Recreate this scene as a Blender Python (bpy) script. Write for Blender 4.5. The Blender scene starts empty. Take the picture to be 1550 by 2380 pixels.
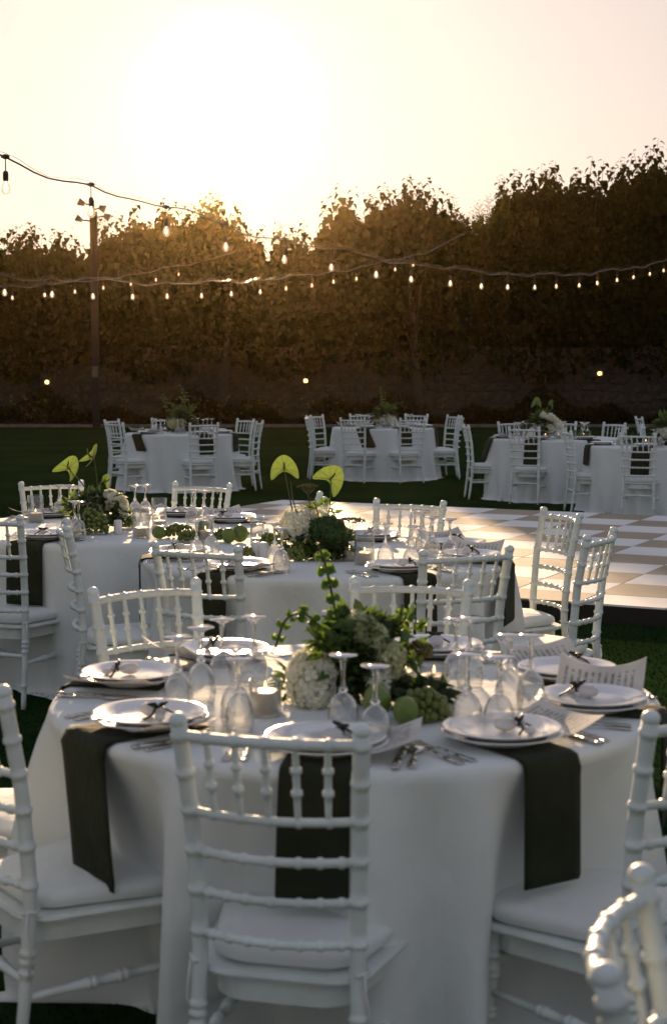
import bpy, math, random
import numpy as np
from mathutils import Vector, Matrix, Quaternion

random.seed(7); rng = np.random.default_rng(7)
PI = math.pi
S = bpy.context.scene
COL = S.collection

# ---------------------------------------------------------------- camera, sky, sun, exposure
CAMH = 1.61
F, CU, CV = 3625.0, 775.0, 1190.0            # focal length and centre in 1550 x 2380 picture units
PITCH = math.atan(331.0 / F)
cam = bpy.data.cameras.new('camera'); cam_o = bpy.data.objects.new('camera', cam); COL.objects.link(cam_o)
cam.sensor_fit = 'VERTICAL'; cam.sensor_height = 36.0; cam.lens = F / 2380.0 * 36.0
cam.clip_start = 0.05; cam.clip_end = 2000
cam_o.location = (0, 0, CAMH); cam_o.rotation_euler = (PI / 2 - PITCH, 0, 0)
cam.dof.use_dof = True; cam.dof.focus_distance = 10.0; cam.dof.aperture_fstop = 5.6
S.camera = cam_o

SUN_EL, SUN_AZ = math.radians(9.8), math.radians(-3.8)      # azimuth from +Y towards +X
W = bpy.data.worlds.new('World'); S.world = W; W.use_nodes = True
nt = W.node_tree; nt.nodes.clear()
sky = nt.nodes.new('ShaderNodeTexSky'); sky.sky_type = 'NISHITA'; sky.sun_disc = False
sky.sun_elevation = SUN_EL; sky.sun_rotation = SUN_AZ
sky.air_density = 1.3; sky.dust_density = 2.2; sky.ozone_density = 1.0; sky.altitude = 0
bg = nt.nodes.new('ShaderNodeBackground'); bg.inputs['Strength'].default_value = 0.146
gm = nt.nodes.new('ShaderNodeGamma'); gm.inputs[1].default_value = 0.36        # even evening haze over the whole sky
out = nt.nodes.new('ShaderNodeOutputWorld')
nt.links.new(sky.outputs[0], gm.inputs[0]); tn = nt.nodes.new('ShaderNodeMix'); tn.data_type = 'RGBA'; tn.blend_type = 'MULTIPLY'; tn.inputs[0].default_value = 1.0; tn.inputs[7].default_value = (1.0, .945, 1.07, 1); nt.links.new(gm.outputs[0], tn.inputs[6]); nt.links.new(tn.outputs[2], bg.inputs[0]); nt.links.new(bg.outputs[0], out.inputs[0])
sun = bpy.data.lights.new('sun', 'SUN'); sun.energy = 5.0; sun.angle = math.radians(0.53); sun.color = (1.0, 0.68, 0.40)
sun_o = bpy.data.objects.new('sun', sun); COL.objects.link(sun_o)
to_sun = Vector((math.sin(SUN_AZ) * math.cos(SUN_EL), math.cos(SUN_AZ) * math.cos(SUN_EL), math.sin(SUN_EL)))
sun_o.rotation_euler = to_sun.to_track_quat('Z', 'Y').to_euler(); sun_o.location = (0, 0, 30)
vs = S.view_settings; vs.view_transform = 'Standard'; vs.look = 'None'; vs.gamma = 1.0; vs.use_curve_mapping = False
vs.exposure = 1.05
S.cycles.use_denoising = True
S.cycles.max_bounces = 12; S.cycles.transparent_max_bounces = 24; S.cycles.transmission_bounces = 10
S.cycles.volume_bounces = 0; S.cycles.sample_clamp_indirect = 15.0; S.cycles.blur_glossy = 0.3

# ---------------------------------------------------------------- picture -> place
def ray(u, v):
    a, b = u - CU, CV - v
    c, s = math.cos(PITCH), math.sin(PITCH)
    return Vector((a, F * c + b * s, -F * s + b * c))
def at(u, v, z):                       # point on the horizontal plane z
    d = ray(u, v); t = (z - CAMH) / d.z
    return Vector((d.x * t, d.y * t, z))
def atd(u, v, y):                      # point at distance y in front of the camera
    d = ray(u, v); t = y / d.y
    return Vector((d.x * t, y, CAMH + d.z * t))

# ---------------------------------------------------------------- mesh helpers
class MB:
    def __init__(s): s.v = []; s.f = []
    def add(s, vs, fs):
        o = len(s.v); s.v += [tuple(p) for p in vs]; s.f += [tuple(i + o for i in f) for f in fs]
    def tube(s, pts, rad, seg=8, cap=True):
        pts = [Vector(p) for p in pts]; n = len(pts)
        if not hasattr(rad, '__len__'): rad = [rad] * n
        t0 = (pts[1] - pts[0]).normalized()
        a = t0.orthogonal().normalized(); o = len(s.v); prev = t0
        for i, p in enumerate(pts):
            t = (pts[min(i + 1, n - 1)] - pts[max(i - 1, 0)])
            if t.length < 1e-9: t = prev
            t = t.normalized()
            q = prev.rotation_difference(t); a = (q @ a); a = (a - t * a.dot(t)).normalized(); prev = t
            b = t.cross(a)
            for k in range(seg):
                w = 2 * PI * k / seg
                s.v.append(tuple(p + (a * math.cos(w) + b * math.sin(w)) * rad[i]))
        for i in range(n - 1):
            for k in range(seg):
                k2 = (k + 1) % seg
                s.f.append((o + i * seg + k, o + i * seg + k2, o + (i + 1) * seg + k2, o + (i + 1) * seg + k))
        if cap:
            s.f.append(tuple(o + k for k in range(seg))[::-1]); s.f.append(tuple(o + (n - 1) * seg + k for k in range(seg)))
        return s
    def lathe(s, prof, seg=24, org=(0, 0, 0), closed=False, wob=None):
        o = len(s.v); n = len(prof)
        for i, (r, z) in enumerate(prof):
            for k in range(seg):
                w = 2 * PI * k / seg
                rr = r + (wob(i, k) if wob else 0)
                s.v.append((org[0] + rr * math.cos(w), org[1] + rr * math.sin(w), org[2] + z))
        m = n if closed else n - 1
        for i in range(m):
            j = (i + 1) % n
            for k in range(seg):
                k2 = (k + 1) % seg
                s.f.append((o + i * seg + k, o + i * seg + k2, o + j * seg + k2, o + j * seg + k))
        if not closed:
            if prof[0][0] > 1e-6: s.f.append(tuple(o + k for k in range(seg))[::-1])
            if prof[-1][0] > 1e-6: s.f.append(tuple(o + (n - 1) * seg + k for k in range(seg)))
        return s
    def box(s, c, d, rot=0):
        x, y, z = d[0] / 2, d[1] / 2, d[2] / 2; cs, sn = math.cos(rot), math.sin(rot)
        P = [(-x, -y, -z), (x, -y, -z), (x, y, -z), (-x, y, -z), (-x, -y, z), (x, -y, z), (x, y, z), (-x, y, z)]
        P = [(c[0] + p[0] * cs - p[1] * sn, c[1] + p[0] * sn + p[1] * cs, c[2] + p[2]) for p in P]
        s.add(P, [(3, 2, 1, 0), (4, 5, 6, 7), (0, 1, 5, 4), (1, 2, 6, 5), (2, 3, 7, 6), (3, 0, 4, 7)]); return s
    def ell(s, c, r, nu=10, nv=7, rough=0):
        o = len(s.v)
        s.v.append((c[0], c[1], c[2] - r[2]))
        for i in range(1, nv):
            t = -PI / 2 + PI * i / nv
            for k in range(nu):
                w = 2 * PI * k / nu; q = 1 + (random.uniform(-rough, rough) if rough else 0)
                s.v.append((c[0] + r[0] * q * math.cos(t) * math.cos(w), c[1] + r[1] * q * math.cos(t) * math.sin(w), c[2] + r[2] * q * math.sin(t)))
        s.v.append((c[0], c[1], c[2] + r[2])); e = len(s.v) - 1
        for k in range(nu): s.f.append((o, o + 1 + (k + 1) % nu, o + 1 + k)); s.f.append((e, e - nu + k, e - nu + (k + 1) % nu))
        for i in range(nv - 2):
            for k in range(nu):
                a = o + 1 + i * nu; s.f.append((a + k, a + (k + 1) % nu, a + nu + (k + 1) % nu, a + nu + k))
        return s
    def grid(s, fn, nu, nv):
        o = len(s.v)
        for i in range(nu + 1):
            for j in range(nv + 1): s.v.append(tuple(fn(i / nu, j / nv)))
        for i in range(nu):
            for j in range(nv):
                a = o + i * (nv + 1) + j; s.f.append((a, a + nv + 1, a + nv + 2, a + 1))
        return s
    def leaf(s, p, d, nrm, L, Wd, fold=.25, droop=.2):
        p = Vector(p); d = Vector(d).normalized(); x = d.cross(Vector(nrm))
        x = d.orthogonal().normalized() if x.length < 1e-4 else x.normalized(); n = x.cross(d)
        def q(a, b, c): return p + d * (a * L) + x * (b * Wd) + n * (c * L)
        V = [q(0, 0, 0), q(.45, 0, -.05 * droop), q(1, 0, -droop), q(.2, -.46, fold * .5), q(.62, -.36, fold * .35 - droop * .4), q(.2, .46, fold * .5), q(.62, .36, fold * .35 - droop * .4)]
        s.add(V, [(0, 3, 1), (1, 3, 4), (1, 4, 2), (0, 1, 5), (1, 6, 5), (1, 2, 6)])
    def build(s, name, mat, parent=None, smooth=True):
        return mesh(name, s.v, s.f, mat, parent, smooth)

def mesh(name, v, f, mat, parent=None, smooth=True):
    me = bpy.data.meshes.new(name); me.from_pydata(v, [], f)
    if smooth: me.polygons.foreach_set('use_smooth', [True] * len(me.polygons))
    me.materials.append(mat); me.update()
    o = bpy.data.objects.new(name, me); COL.objects.link(o); o.parent = parent
    return o
def np_mesh(name, V, T, mat, parent=None, smooth=False):          # triangles from arrays
    me = bpy.data.meshes.new(name); me.vertices.add(len(V)); me.vertices.foreach_set('co', np.asarray(V, np.float32).ravel())
    T = np.asarray(T, np.int32); me.loops.add(T.size); me.loops.foreach_set('vertex_index', T.ravel())
    me.polygons.add(len(T)); me.polygons.foreach_set('loop_start', np.arange(0, T.size, T.shape[1], dtype=np.int32))
    if smooth: me.polygons.foreach_set('use_smooth', np.ones(len(T), bool))
    me.materials.append(mat); me.update(calc_edges=True); me.validate()
    o = bpy.data.objects.new(name, me); COL.objects.link(o); o.parent = parent
    return o
def tag(o, label, cat, group=None, kind=None):
    o['label'] = label; o['category'] = cat
    if group: o['group'] = group
    if kind: o['kind'] = kind
    return o
def empty(name, loc=(0, 0, 0), rz=0):
    o = bpy.data.objects.new(name, None); COL.objects.link(o); o.location = loc; o.rotation_euler = (0, 0, rz); o.empty_display_size = .1
    return o
def copy_tree(o, parent=None):
    c = o.copy(); COL.objects.link(c); c.parent = parent
    for ch in list(o.children): copy_tree(ch, c)
    return c
class Proto:                            # first use moves the original, later uses copy it
    def __init__(s, fn): s.fn = fn; s.o = None
    def put(s, loc, rz, label, cat, group=None, scale=None):
        if s.o is None: s.o = s.fn(); o = s.o
        else: o = copy_tree(s.o)
        o.location = loc; o.rotation_euler = (0, 0, rz)
        if scale: o.scale = scale if hasattr(scale, '__len__') else (scale,) * 3
        for k in ('label', 'category', 'group'):
            if k in o: del o[k]
        return tag(o, label, cat, group)

# ---------------------------------------------------------------- materials
def mat(name, col, rough=.6, col2=None, nscale=8.0, bump=0.0, bscale=60.0, trans=0.0, metal=0.0, spec=.5, coord='Object', rand=0.0, sheen=0.0, coat=0.0, tcol=None):
    m = bpy.data.materials.new(name); m.use_nodes = True; N = m.node_tree.nodes; L = m.node_tree.links
    b = N['Principled BSDF']; o = N['Material Output']
    b.inputs['Roughness'].default_value = rough; b.inputs['Metallic'].default_value = metal
    b.inputs['Specular IOR Level'].default_value = spec
    if sheen: b.inputs['Sheen Weight'].default_value = sheen
    if coat: b.inputs['Coat Weight'].default_value = coat
    tc = N.new('ShaderNodeTexCoord')
    c = (*col, 1); c2 = (*(col2 or tuple(x * .82 for x in col)), 1)
    nz = N.new('ShaderNodeTexNoise'); nz.inputs['Scale'].default_value = nscale; nz.inputs['Detail'].default_value = 5
    L.new(tc.outputs[coord], nz.inputs['Vector'])
    rp = N.new('ShaderNodeValToRGB'); rp.color_ramp.elements[0].position = .35; rp.color_ramp.elements[1].position = .65
    rp.color_ramp.elements[0].color = c2; rp.color_ramp.elements[1].color = c
    L.new(nz.outputs[0], rp.inputs[0]); cs = rp.outputs[0]
    if rand:
        gi = N.new('ShaderNodeNewGeometry'); hs = N.new('ShaderNodeHueSaturation')
        mr = N.new('ShaderNodeMapRange'); mr.inputs[3].default_value = 1 - rand; mr.inputs[4].default_value = 1 + rand
        L.new(gi.outputs['Random Per Island'], mr.inputs[0]); L.new(mr.outputs[0], hs.inputs['Value']); L.new(cs, hs.inputs['Color']); cs = hs.outputs[0]
    L.new(cs, b.inputs['Base Color'])
    if bump:
        n2 = N.new('ShaderNodeTexNoise'); n2.inputs['Scale'].default_value = bscale; n2.inputs['Detail'].default_value = 3
        L.new(tc.outputs[coord], n2.inputs['Vector'])
        bp = N.new('ShaderNodeBump'); bp.inputs['Strength'].default_value = bump; bp.inputs['Distance'].default_value = .01
        L.new(n2.outputs[0], bp.inputs['Height']); L.new(bp.outputs[0], b.inputs['Normal'])
    if trans:
        t = N.new('ShaderNodeBsdfTranslucent'); mx = N.new('ShaderNodeMixShader'); mx.inputs[0].default_value = trans
        if tcol: t.inputs[0].default_value = (*tcol, 1)
        else: L.new(cs, t.inputs[0])
        L.new(b.outputs[0], mx.inputs[1]); L.new(t.outputs[0], mx.inputs[2]); L.new(mx.outputs[0], o.inputs[0])
    return m
def glass_mat(name, col=(1, 1, 1), clear=.5, rough=0.0, ior=1.5):
    m = bpy.data.materials.new(name); m.use_nodes = True; N = m.node_tree.nodes; L = m.node_tree.links
    N.remove(N['Principled BSDF']); o = N['Material Output']
    g = N.new('ShaderNodeBsdfGlass'); g.inputs['Roughness'].default_value = rough; g.inputs['IOR'].default_value = ior; g.inputs['Color'].default_value = (*col, 1)
    nz = N.new('ShaderNodeTexNoise'); nz.inputs['Scale'].default_value = 30; bp = N.new('ShaderNodeBump'); bp.inputs['Strength'].default_value = .05
    L.new(nz.outputs[0], bp.inputs['Height']); L.new(bp.outputs[0], g.inputs['Normal'])
    t = N.new('ShaderNodeBsdfTransparent'); mx = N.new('ShaderNodeMixShader'); mx.inputs[0].default_value = clear
    L.new(g.outputs[0], mx.inputs[1]); L.new(t.outputs[0], mx.inputs[2]); L.new(mx.outputs[0], o.inputs[0])
    return m
def emit(name, col, st):
    m = bpy.data.materials.new(name); m.use_nodes = True; N = m.node_tree.nodes; L = m.node_tree.links
    N.remove(N['Principled BSDF']); e = N.new('ShaderNodeEmission'); e.inputs[0].default_value = (*col, 1); e.inputs[1].default_value = st
    L.new(e.outputs[0], N['Material Output'].inputs[0]); return m

M = dict(
    chair=mat('white_lacquer', (.73, .79, .755), .45, (.62, .66, .62), 9, .10, 70, spec=.4),
    cushion=mat('white_cushion_fabric', (.765, .80, .775), .85, (.71, .74, .715), 5, .5, 22, sheen=.2),
    ribbon=mat('white_ribbon', (.75, .74, .70), .7, bump=.1),
    cloth=mat('white_linen', (.775, .815, .79), .85, (.73, .765, .74), 3, .9, 8, sheen=.15, trans=.10),
    napkin=mat('dark_green_napkin', (.030, .036, .019), .9, (.022, .026, .014), 9, .5, 40, spec=.15, sheen=.04, trans=.08, tcol=(.30, .26, .03)),
    china=mat('white_china', (.80, .80, .79), .12, (.77, .77, .76), 6, spec=.55, coat=.3),
    steel=mat('polished_steel', (.62, .60, .57), .16, metal=1.0, nscale=40),
    paper=mat('cream_card', (.76, .74, .68), .8, trans=.22, nscale=12),
    greenribbon=mat('dark_green_ribbon', (.012, .022, .010), .5),
    gauze=mat('white_favour_fabric', (.80, .78, .76), .9, bump=.4, bscale=160, trans=.2),
    candle=mat('ivory_wax', (.80, .74, .62), .45, (.76, .70, .58), 10, trans=.25),
    wick=mat('dark_wick', (.02, .015, .01), .9),
    petal=mat('white_petals', (.86, .84, .72), .7, (.78, .77, .60), 30, trans=.35, rand=.12),
    petalgreen=mat('cream_green_petals', (.62, .62, .38), .75, (.45, .48, .24), 25, trans=.35, rand=.2),
    leafdark=mat('dark_foliage', (.030, .055, .014), .55, (.018, .036, .010), 14, trans=.25, rand=.3, tcol=(.08, .14, .02)),
    leafmid=mat('fresh_foliage', (.070, .130, .025), .5, (.045, .09, .016), 14, trans=.35, rand=.3, tcol=(.16, .26, .03)),
    bell=mat('green_bell_flowers', (.10, .175, .045), .55, (.055, .11, .026), 20, trans=.4, rand=.25, tcol=(.2, .33, .06)),
    fuzz=mat('green_button_flower', (.05, .115, .022), .7, (.035, .08, .016), 40, trans=.2, rand=.3, tcol=(.1, .2, .03)),
    seed=mat('tan_seed_head', (.20, .19, .07), .8, (.14, .13, .05), 30, trans=.3, rand=.3),
    vein=mat('leaf_veins', (.05, .085, .012), .5, trans=.2),
    stem=mat('plant_stem', (.06, .09, .02), .6, (.05, .05, .02), 20),
    anth=mat('lime_anthurium', (.16, .25, .06), .35, (.08, .145, .03), 22, .3, 50, trans=.42, tcol=(.18, .26, .05), spec=.4),
    grape=mat('green_grape_skin', (.17, .21, .045), .3, (.12, .16, .03), 20, trans=.25, tcol=(.35, .40, .08)),
    lime=mat('green_lime_skin', (.16, .22, .035), .35, (.11, .16, .025), 16, .2, 200),
    ceramic=mat('white_ceramic', (.78, .78, .77), .25),
    wood=mat('folding_table_wood', (.25, .17, .10), .6),
    iron=mat('dark_metal', (.02, .018, .016), .5, metal=.3),
    rubber=mat('black_rubber_cable', (.012, .011, .010), .6),
    tilew=mat('white_floor_tile', (.78, .77, .74), .65, (.70, .69, .66), 2.2, .05, 30),
    tilet=mat('tan_floor_tile', (.33, .265, .18), .65, (.30, .24, .165), 5, .05, 30),
    skirt=mat('black_skirt', (.008, .008, .007), .8),
    grass=mat('lawn', (.020, .043, .013), .9, (.011, .026, .008), .7, .35, 55, spec=0),
    blade=mat('grass_blades', (.009, .026, .006), .9, (.006, .018, .005), 3, trans=.05, rand=.35, spec=0),
    bark=mat('pale_bark', (.045, .037, .027), .9, (.026, .022, .016), 12, .8, 30),
    tree=mat('tree_leaves', (.010, .019, .004), .8, (.006, .012, .003), 2.5, trans=.16, rand=.3, tcol=(.045, .04, .005), spec=0),
    tree2=mat('feathery_leaves', (.02, .027, .007), .8, (.013, .019, .005), 3, trans=.4, rand=.3, tcol=(.06, .06, .008), spec=0),
    stone=mat('field_stone', (.085, .070, .050), .95, (.045, .037, .027), 3.5, 1.0, 18, spec=0, coord='Object'),
    mortar=mat('old_mortar', (.06, .05, .037), .95, (.04, .033, .025), 4, .9, 25),
    shrub=mat('shrub_leaves', (.020, .022, .006), .8, (.012, .016, .005), 3, trans=.3, rand=.45, tcol=(.08, .065, .01), spec=0),
    flower=mat('yellow_flowers', (.16, .11, .015), .7, trans=.3, rand=.3),
    kerbm=mat('pale_gravel', (.17, .15, .115), .95, (.12, .105, .08), 6, .8, 40),
    postw=mat('weathered_wood', (.022, .016, .011), .9, (.014, .011, .008), 6, .5, 40),
    glass=glass_mat('cut_crystal', clear=.22),
    thinglass=glass_mat('clear_glass', clear=.62),
    bulb=glass_mat('bulb_glass', (1, .96, .9), clear=.55),
    filament=emit('warm_filament', (1.0, .55, .22), 4.0),
    flame=emit('candle_flame', (1.0, .50, .16), 4.0),
    lamp=emit('wall_lamp_glow', (1.0, .58, .20), 2.4),
)
def thin_mat(name, cut=0.0, base=.06, milk=0.0):
    m = bpy.data.materials.new(name); m.use_nodes = True; N = m.node_tree.nodes; L = m.node_tree.links
    N.remove(N['Principled BSDF']); o = N['Material Output']
    g = N.new('ShaderNodeBsdfGlossy'); g.inputs['Roughness'].default_value = .05
    t = N.new('ShaderNodeBsdfTransparent'); t.inputs[0].default_value = (.93, .94, .94, 1)
    lw_ = N.new('ShaderNodeLayerWeight'); lw_.inputs[0].default_value = .5
    ad = N.new('ShaderNodeMath'); ad.operation = 'ADD'; ad.inputs[1].default_value = base; ad.use_clamp = True
    mx = N.new('ShaderNodeMixShader'); pw = N.new('ShaderNodeMath'); pw.operation = 'POWER'; pw.inputs[1].default_value = 1.9; L.new(lw_.outputs['Facing'], pw.inputs[0]); L.new(pw.outputs[0], ad.inputs[0]); L.new(ad.outputs[0], mx.inputs[0])
    L.new(t.outputs[0], mx.inputs[1]); L.new(g.outputs[0], mx.inputs[2]); L.new(mx.outputs[0], o.inputs[0])
    if milk:                                            # translucent white mixed in so the bulb glass looks aglow with sun
        tl = N.new('ShaderNodeBsdfTranslucent'); tl.inputs[0].default_value = (.9, .88, .84, 1); m2 = N.new('ShaderNodeMixShader'); m2.inputs[0].default_value = milk
        L.new(mx.outputs[0], m2.inputs[1]); L.new(tl.outputs[0], m2.inputs[2]); L.new(m2.outputs[0], o.inputs[0])
    if cut:                                             # cut facets bend the light
        rf = N.new('ShaderNodeBsdfRefraction'); rf.inputs['IOR'].default_value = 1.16; rf.inputs['Roughness'].default_value = 0.02; m3 = N.new('ShaderNodeMixShader'); m3.inputs[0].default_value = .28
        L.new(t.outputs[0], m3.inputs[1]); L.new(rf.outputs[0], m3.inputs[2]); L.new(m3.outputs[0], mx.inputs[1])
        tc = N.new('ShaderNodeTexCoord'); mp = N.new('ShaderNodeMapping'); mp.inputs['Scale'].default_value = (1, 1, .6); vo = N.new('ShaderNodeTexVoronoi'); vo.inputs['Scale'].default_value = 75
        L.new(tc.outputs['Object'], mp.inputs[0]); L.new(mp.outputs[0], vo.inputs['Vector'])
        bp = N.new('ShaderNodeBump'); bp.inputs['Strength'].default_value = cut; bp.inputs['Distance'].default_value = .003; L.new(vo.outputs['Distance'], bp.inputs['Height'])
        L.new(bp.outputs[0], g.inputs['Normal']); L.new(bp.outputs[0], lw_.inputs['Normal']); L.new(bp.outputs[0], rf.inputs['Normal'])
    return m
M['cut'] = thin_mat('cut_crystal_bowl', .7, .14); M['foot'] = thin_mat('crystal_foot', 0, .7); M['thinglass'] = thin_mat('clear_glass', 0, .07); M['bulb'] = thin_mat('bulb_glass', 0, .12, .16)
# every chair a little differently aged
for key in ('chair', 'cushion'):
    N = M[key].node_tree.nodes; L = M[key].node_tree.links; b = N['Principled BSDF']; src = b.inputs['Base Color'].links[0].from_socket
    oi = N.new('ShaderNodeObjectInfo'); mr = N.new('ShaderNodeMapRange'); mr.inputs[3].default_value = .90; mr.inputs[4].default_value = 1.03; hs = N.new('ShaderNodeHueSaturation')
    L.new(oi.outputs['Random'], mr.inputs[0]); L.new(mr.outputs[0], hs.inputs['Value']); L.new(src, hs.inputs['Color']); L.new(hs.outputs[0], b.inputs['Base Color'])
# printed lines on the menu cards
pm = M['menu'] = M['paper'].copy(); pm.name = 'printed_menu_card'
N = pm.node_tree.nodes; L = pm.node_tree.links; b = N['Principled BSDF']
tc = N.new('ShaderNodeTexCoord'); sp = N.new('ShaderNodeSeparateXYZ'); L.new(tc.outputs['Generated'], sp.inputs[0])
def mth(op, a, bb):
    n = N.new('ShaderNodeMath'); n.operation = op
    for i, x in enumerate((a, bb)):
        if isinstance(x, (int, float)): n.inputs[i].default_value = x
        else: L.new(x, n.inputs[i])
    return n.outputs[0]
line = mth('LESS_THAN', mth('FRACT', mth('MULTIPLY', sp.outputs[0], 13.0), 0), .42)
mp = N.new('ShaderNodeMapping'); mp.inputs['Scale'].default_value = (13, 30, 1); L.new(tc.outputs['Generated'], mp.inputs[0])
nz = N.new('ShaderNodeTexNoise'); nz.inputs['Scale'].default_value = 1.0; L.new(mp.outputs[0], nz.inputs['Vector'])
word = mth('GREATER_THAN', nz.outputs[0], .44)
inner = mth('LESS_THAN', mth('ABSOLUTE', mth('SUBTRACT', sp.outputs[1], .5), 0), .36)
inn2 = mth('LESS_THAN', mth('ABSOLUTE', mth('SUBTRACT', sp.outputs[0], .5), 0), .42)
fac = mth('MULTIPLY', mth('MULTIPLY', line, word), mth('MULTIPLY', inner, inn2))
mx = N.new('ShaderNodeMix'); mx.data_type = 'RGBA'; L.new(mth('MULTIPLY', fac, .75), mx.inputs[0])
src = b.inputs['Base Color'].links[0].from_socket; L.new(src, mx.inputs[6]); mx.inputs[7].default_value = (.08, .08, .07, 1); L.new(mx.outputs[2], b.inputs['Base Color'])

# ---------------------------------------------------------------- ground, kerb, wall
lw = MB().grid(lambda a, b: ((a - .5) * 220, -90 + b * 134, 0), 12, 12).build('lawn', M['grass'], None, False); lw['kind'] = 'structure'
gb = MB().grid(lambda a, b: ((a - .5) * 220, 44 + b * 70, -.006), 8, 6).build('ground_beyond', M['kerbm'], None, False); gb['kind'] = 'structure'
ke = MB().box((0, 43.95, .03), (60, .35, .09)).build('kerb', M['kerbm'], None, False); ke['kind'] = 'structure'

# lawn blades near the tables (uncountable)
nb = 70000
bx = rng.uniform(-1, 1, nb); by = 3.0 + 15 * rng.random(nb) ** 1.5; bx = bx * (by * .235 + .3)
hh = rng.uniform(.007, .017, nb); ang = rng.uniform(0, 2 * PI, nb); wd = .0028 + .0004 * by / 4
lean = rng.normal(0, .010, (nb, 2))
V = np.zeros((nb, 3, 3)); V[:, 0] = np.stack([bx - np.cos(ang) * wd, by - np.sin(ang) * wd, 0 * bx], 1); V[:, 1] = np.stack([bx + np.cos(ang) * wd, by + np.sin(ang) * wd, 0 * bx], 1)
V[:, 2] = np.stack([bx + lean[:, 0], by + lean[:, 1], hh], 1)
g = np_mesh('grass', V.reshape(-1, 3), np.arange(nb * 3).reshape(-1, 3), M['blade']); tag(g, 'short mown grass blades of the dark lawn', 'grass', kind='stuff')

# stone wall
WY = 45.2
wall = empty('stone_wall', (0, WY, 0)); tag(wall, 'rough field stone garden wall below the tall trees', 'wall')
MB().box((0, .25, 1.12), (34, .34, 2.24)).build('wall_core', M['mortar'], wall, False)
stone_meshes = []
def stone_mesh(k):
    m = MB(); rr = random.Random(k)
    P = []
    for y, sc in ((.0, 1.0), (-.5, .97), (-1, .72)):
        for (x, z) in ((-.5, -.32), (-.34, -.5), (.33, -.5), (.5, -.3), (.5, .34), (.3, .5), (-.36, .5), (-.5, .3)):
            P.append((x * sc * rr.uniform(.9, 1.02), y, z * sc * rr.uniform(.9, 1.02)))
    Fc = [tuple(range(16, 24))]
    for i in range(2):
        for k2 in range(8): Fc.append((i * 8 + k2, i * 8 + (k2 + 1) % 8, i * 8 + 8 + (k2 + 1) % 8, i * 8 + 8 + k2))
    me = bpy.data.meshes.new('stone'); me.from_pydata(P, [], [f[::-1] for f in Fc]); me.materials.append(M['stone']); me.update()
    return me
stone_meshes = [stone_mesh(k) for k in range(10)]
stones = []
z = .0
while z < 2.24:
    h = random.uniform(.17, .34); h = min(h, 2.3 - z); x = -16.8 + random.uniform(-.2, 0)
    while x < 16.8:
        w = random.uniform(.22, .62); hs_ = h * random.uniform(.72, 1.25); stones.append((x + w / 2, min(z + h / 2 + random.uniform(-.05, .05), 2.2), w - random.uniform(.015, .06), hs_ - .022)); x += w
    z += h
vis = [s_ for s_ in stones if -10.2 < s_[0] < 10.2]
def prio(s_): return (0 if s_[0] < -2.0 else 1, -s_[2] * s_[3])
vis.sort(key=prio); single = set(vis[:290]); rest = MB()
for s_ in stones:
    me = random.choice(stone_meshes); dp = random.uniform(.04, .09); q = 1 if random.random() < .5 else -1
    if s_ in single:
        o = bpy.data.objects.new('stone', me); COL.objects.link(o); o.parent = wall
        o.location = (s_[0], .085, s_[1]); o.scale = (s_[2] , dp, s_[3])
    else:
        rest.add([(s_[0] + v.co.x * s_[2], .085 + v.co.y * dp, s_[1] + v.co.z * s_[3]) for v in me.vertices], [tuple(p.vertices) for p in me.polygons])
o = rest.build('stones', M['stone'], wall, False); o['kind'] = 'stuff'

# ---------------------------------------------------------------- trees
SIL = [(-400, 520), (-200, 500), (-80, 525), (0, 538), (60, 530), (120, 526), (165, 532), (198, 575), (240, 515), (300, 500), (340, 470), (390, 470), (440, 485), (490, 450), (540, 475), (600, 520), (617, 575), (650, 520), (700, 528), (726, 545), (742, 492), (800, 440), (850, 462), (930, 420), (1000, 440), (1050, 470), (1090, 482), (1130, 470), (1170, 408), (1240, 390), (1300, 402), (1350, 385), (1400, 402), (1440, 380), (1490, 350), (1550, 343), (1650, 330), (1800, 360), (2000, 380)]
TD = 46.0
def uX(u, d=TD): return (u - CU) / F * d
def vZ(v, d=TD): return CAMH + (859 - v) / F * d
SX = [uX(a) for a, _ in SIL]; SZ = [vZ(b_) for _, b_ in SIL]
def ztop(x): return np.interp(x, SX, SZ)
LT = np.array([(0, 3, 1), (1, 3, 4), (1, 4, 2), (0, 1, 5), (1, 6, 5), (1, 2, 6)])
def leaf_cloud(P, D, Nn, Ls, Ws, fold=.25, droop=.25):
    D = D / np.linalg.norm(D, axis=1, keepdims=True)
    X = np.cross(D, Nn); X /= np.linalg.norm(X, axis=1, keepdims=True) + 1e-9; Z = np.cross(X, D)
    tpl = np.array([(0, 0, 0), (.45, 0, -.05 * droop), (1, 0, -droop), (.16, -.5, fold * .5), (.58, -.38, fold * .35 - droop * .4), (.16, .5, fold * .5), (.58, .38, fold * .35 - droop * .4)])
    V = P[:, None] + tpl[None, :, 0, None] * Ls[:, None, None] * D[:, None] + tpl[None, :, 1, None] * Ws[:, None, None] * X[:, None] + tpl[None, :, 2, None] * Ls[:, None, None] * Z[:, None]
    T = (LT[None] + 7 * np.arange(len(P))[:, None, None]).reshape(-1, 3)
    return V.reshape(-1, 3), T
def rdir(n):
    a = rng.normal(size=(n, 3)); return a / np.linalg.norm(a, axis=1, keepdims=True)
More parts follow.
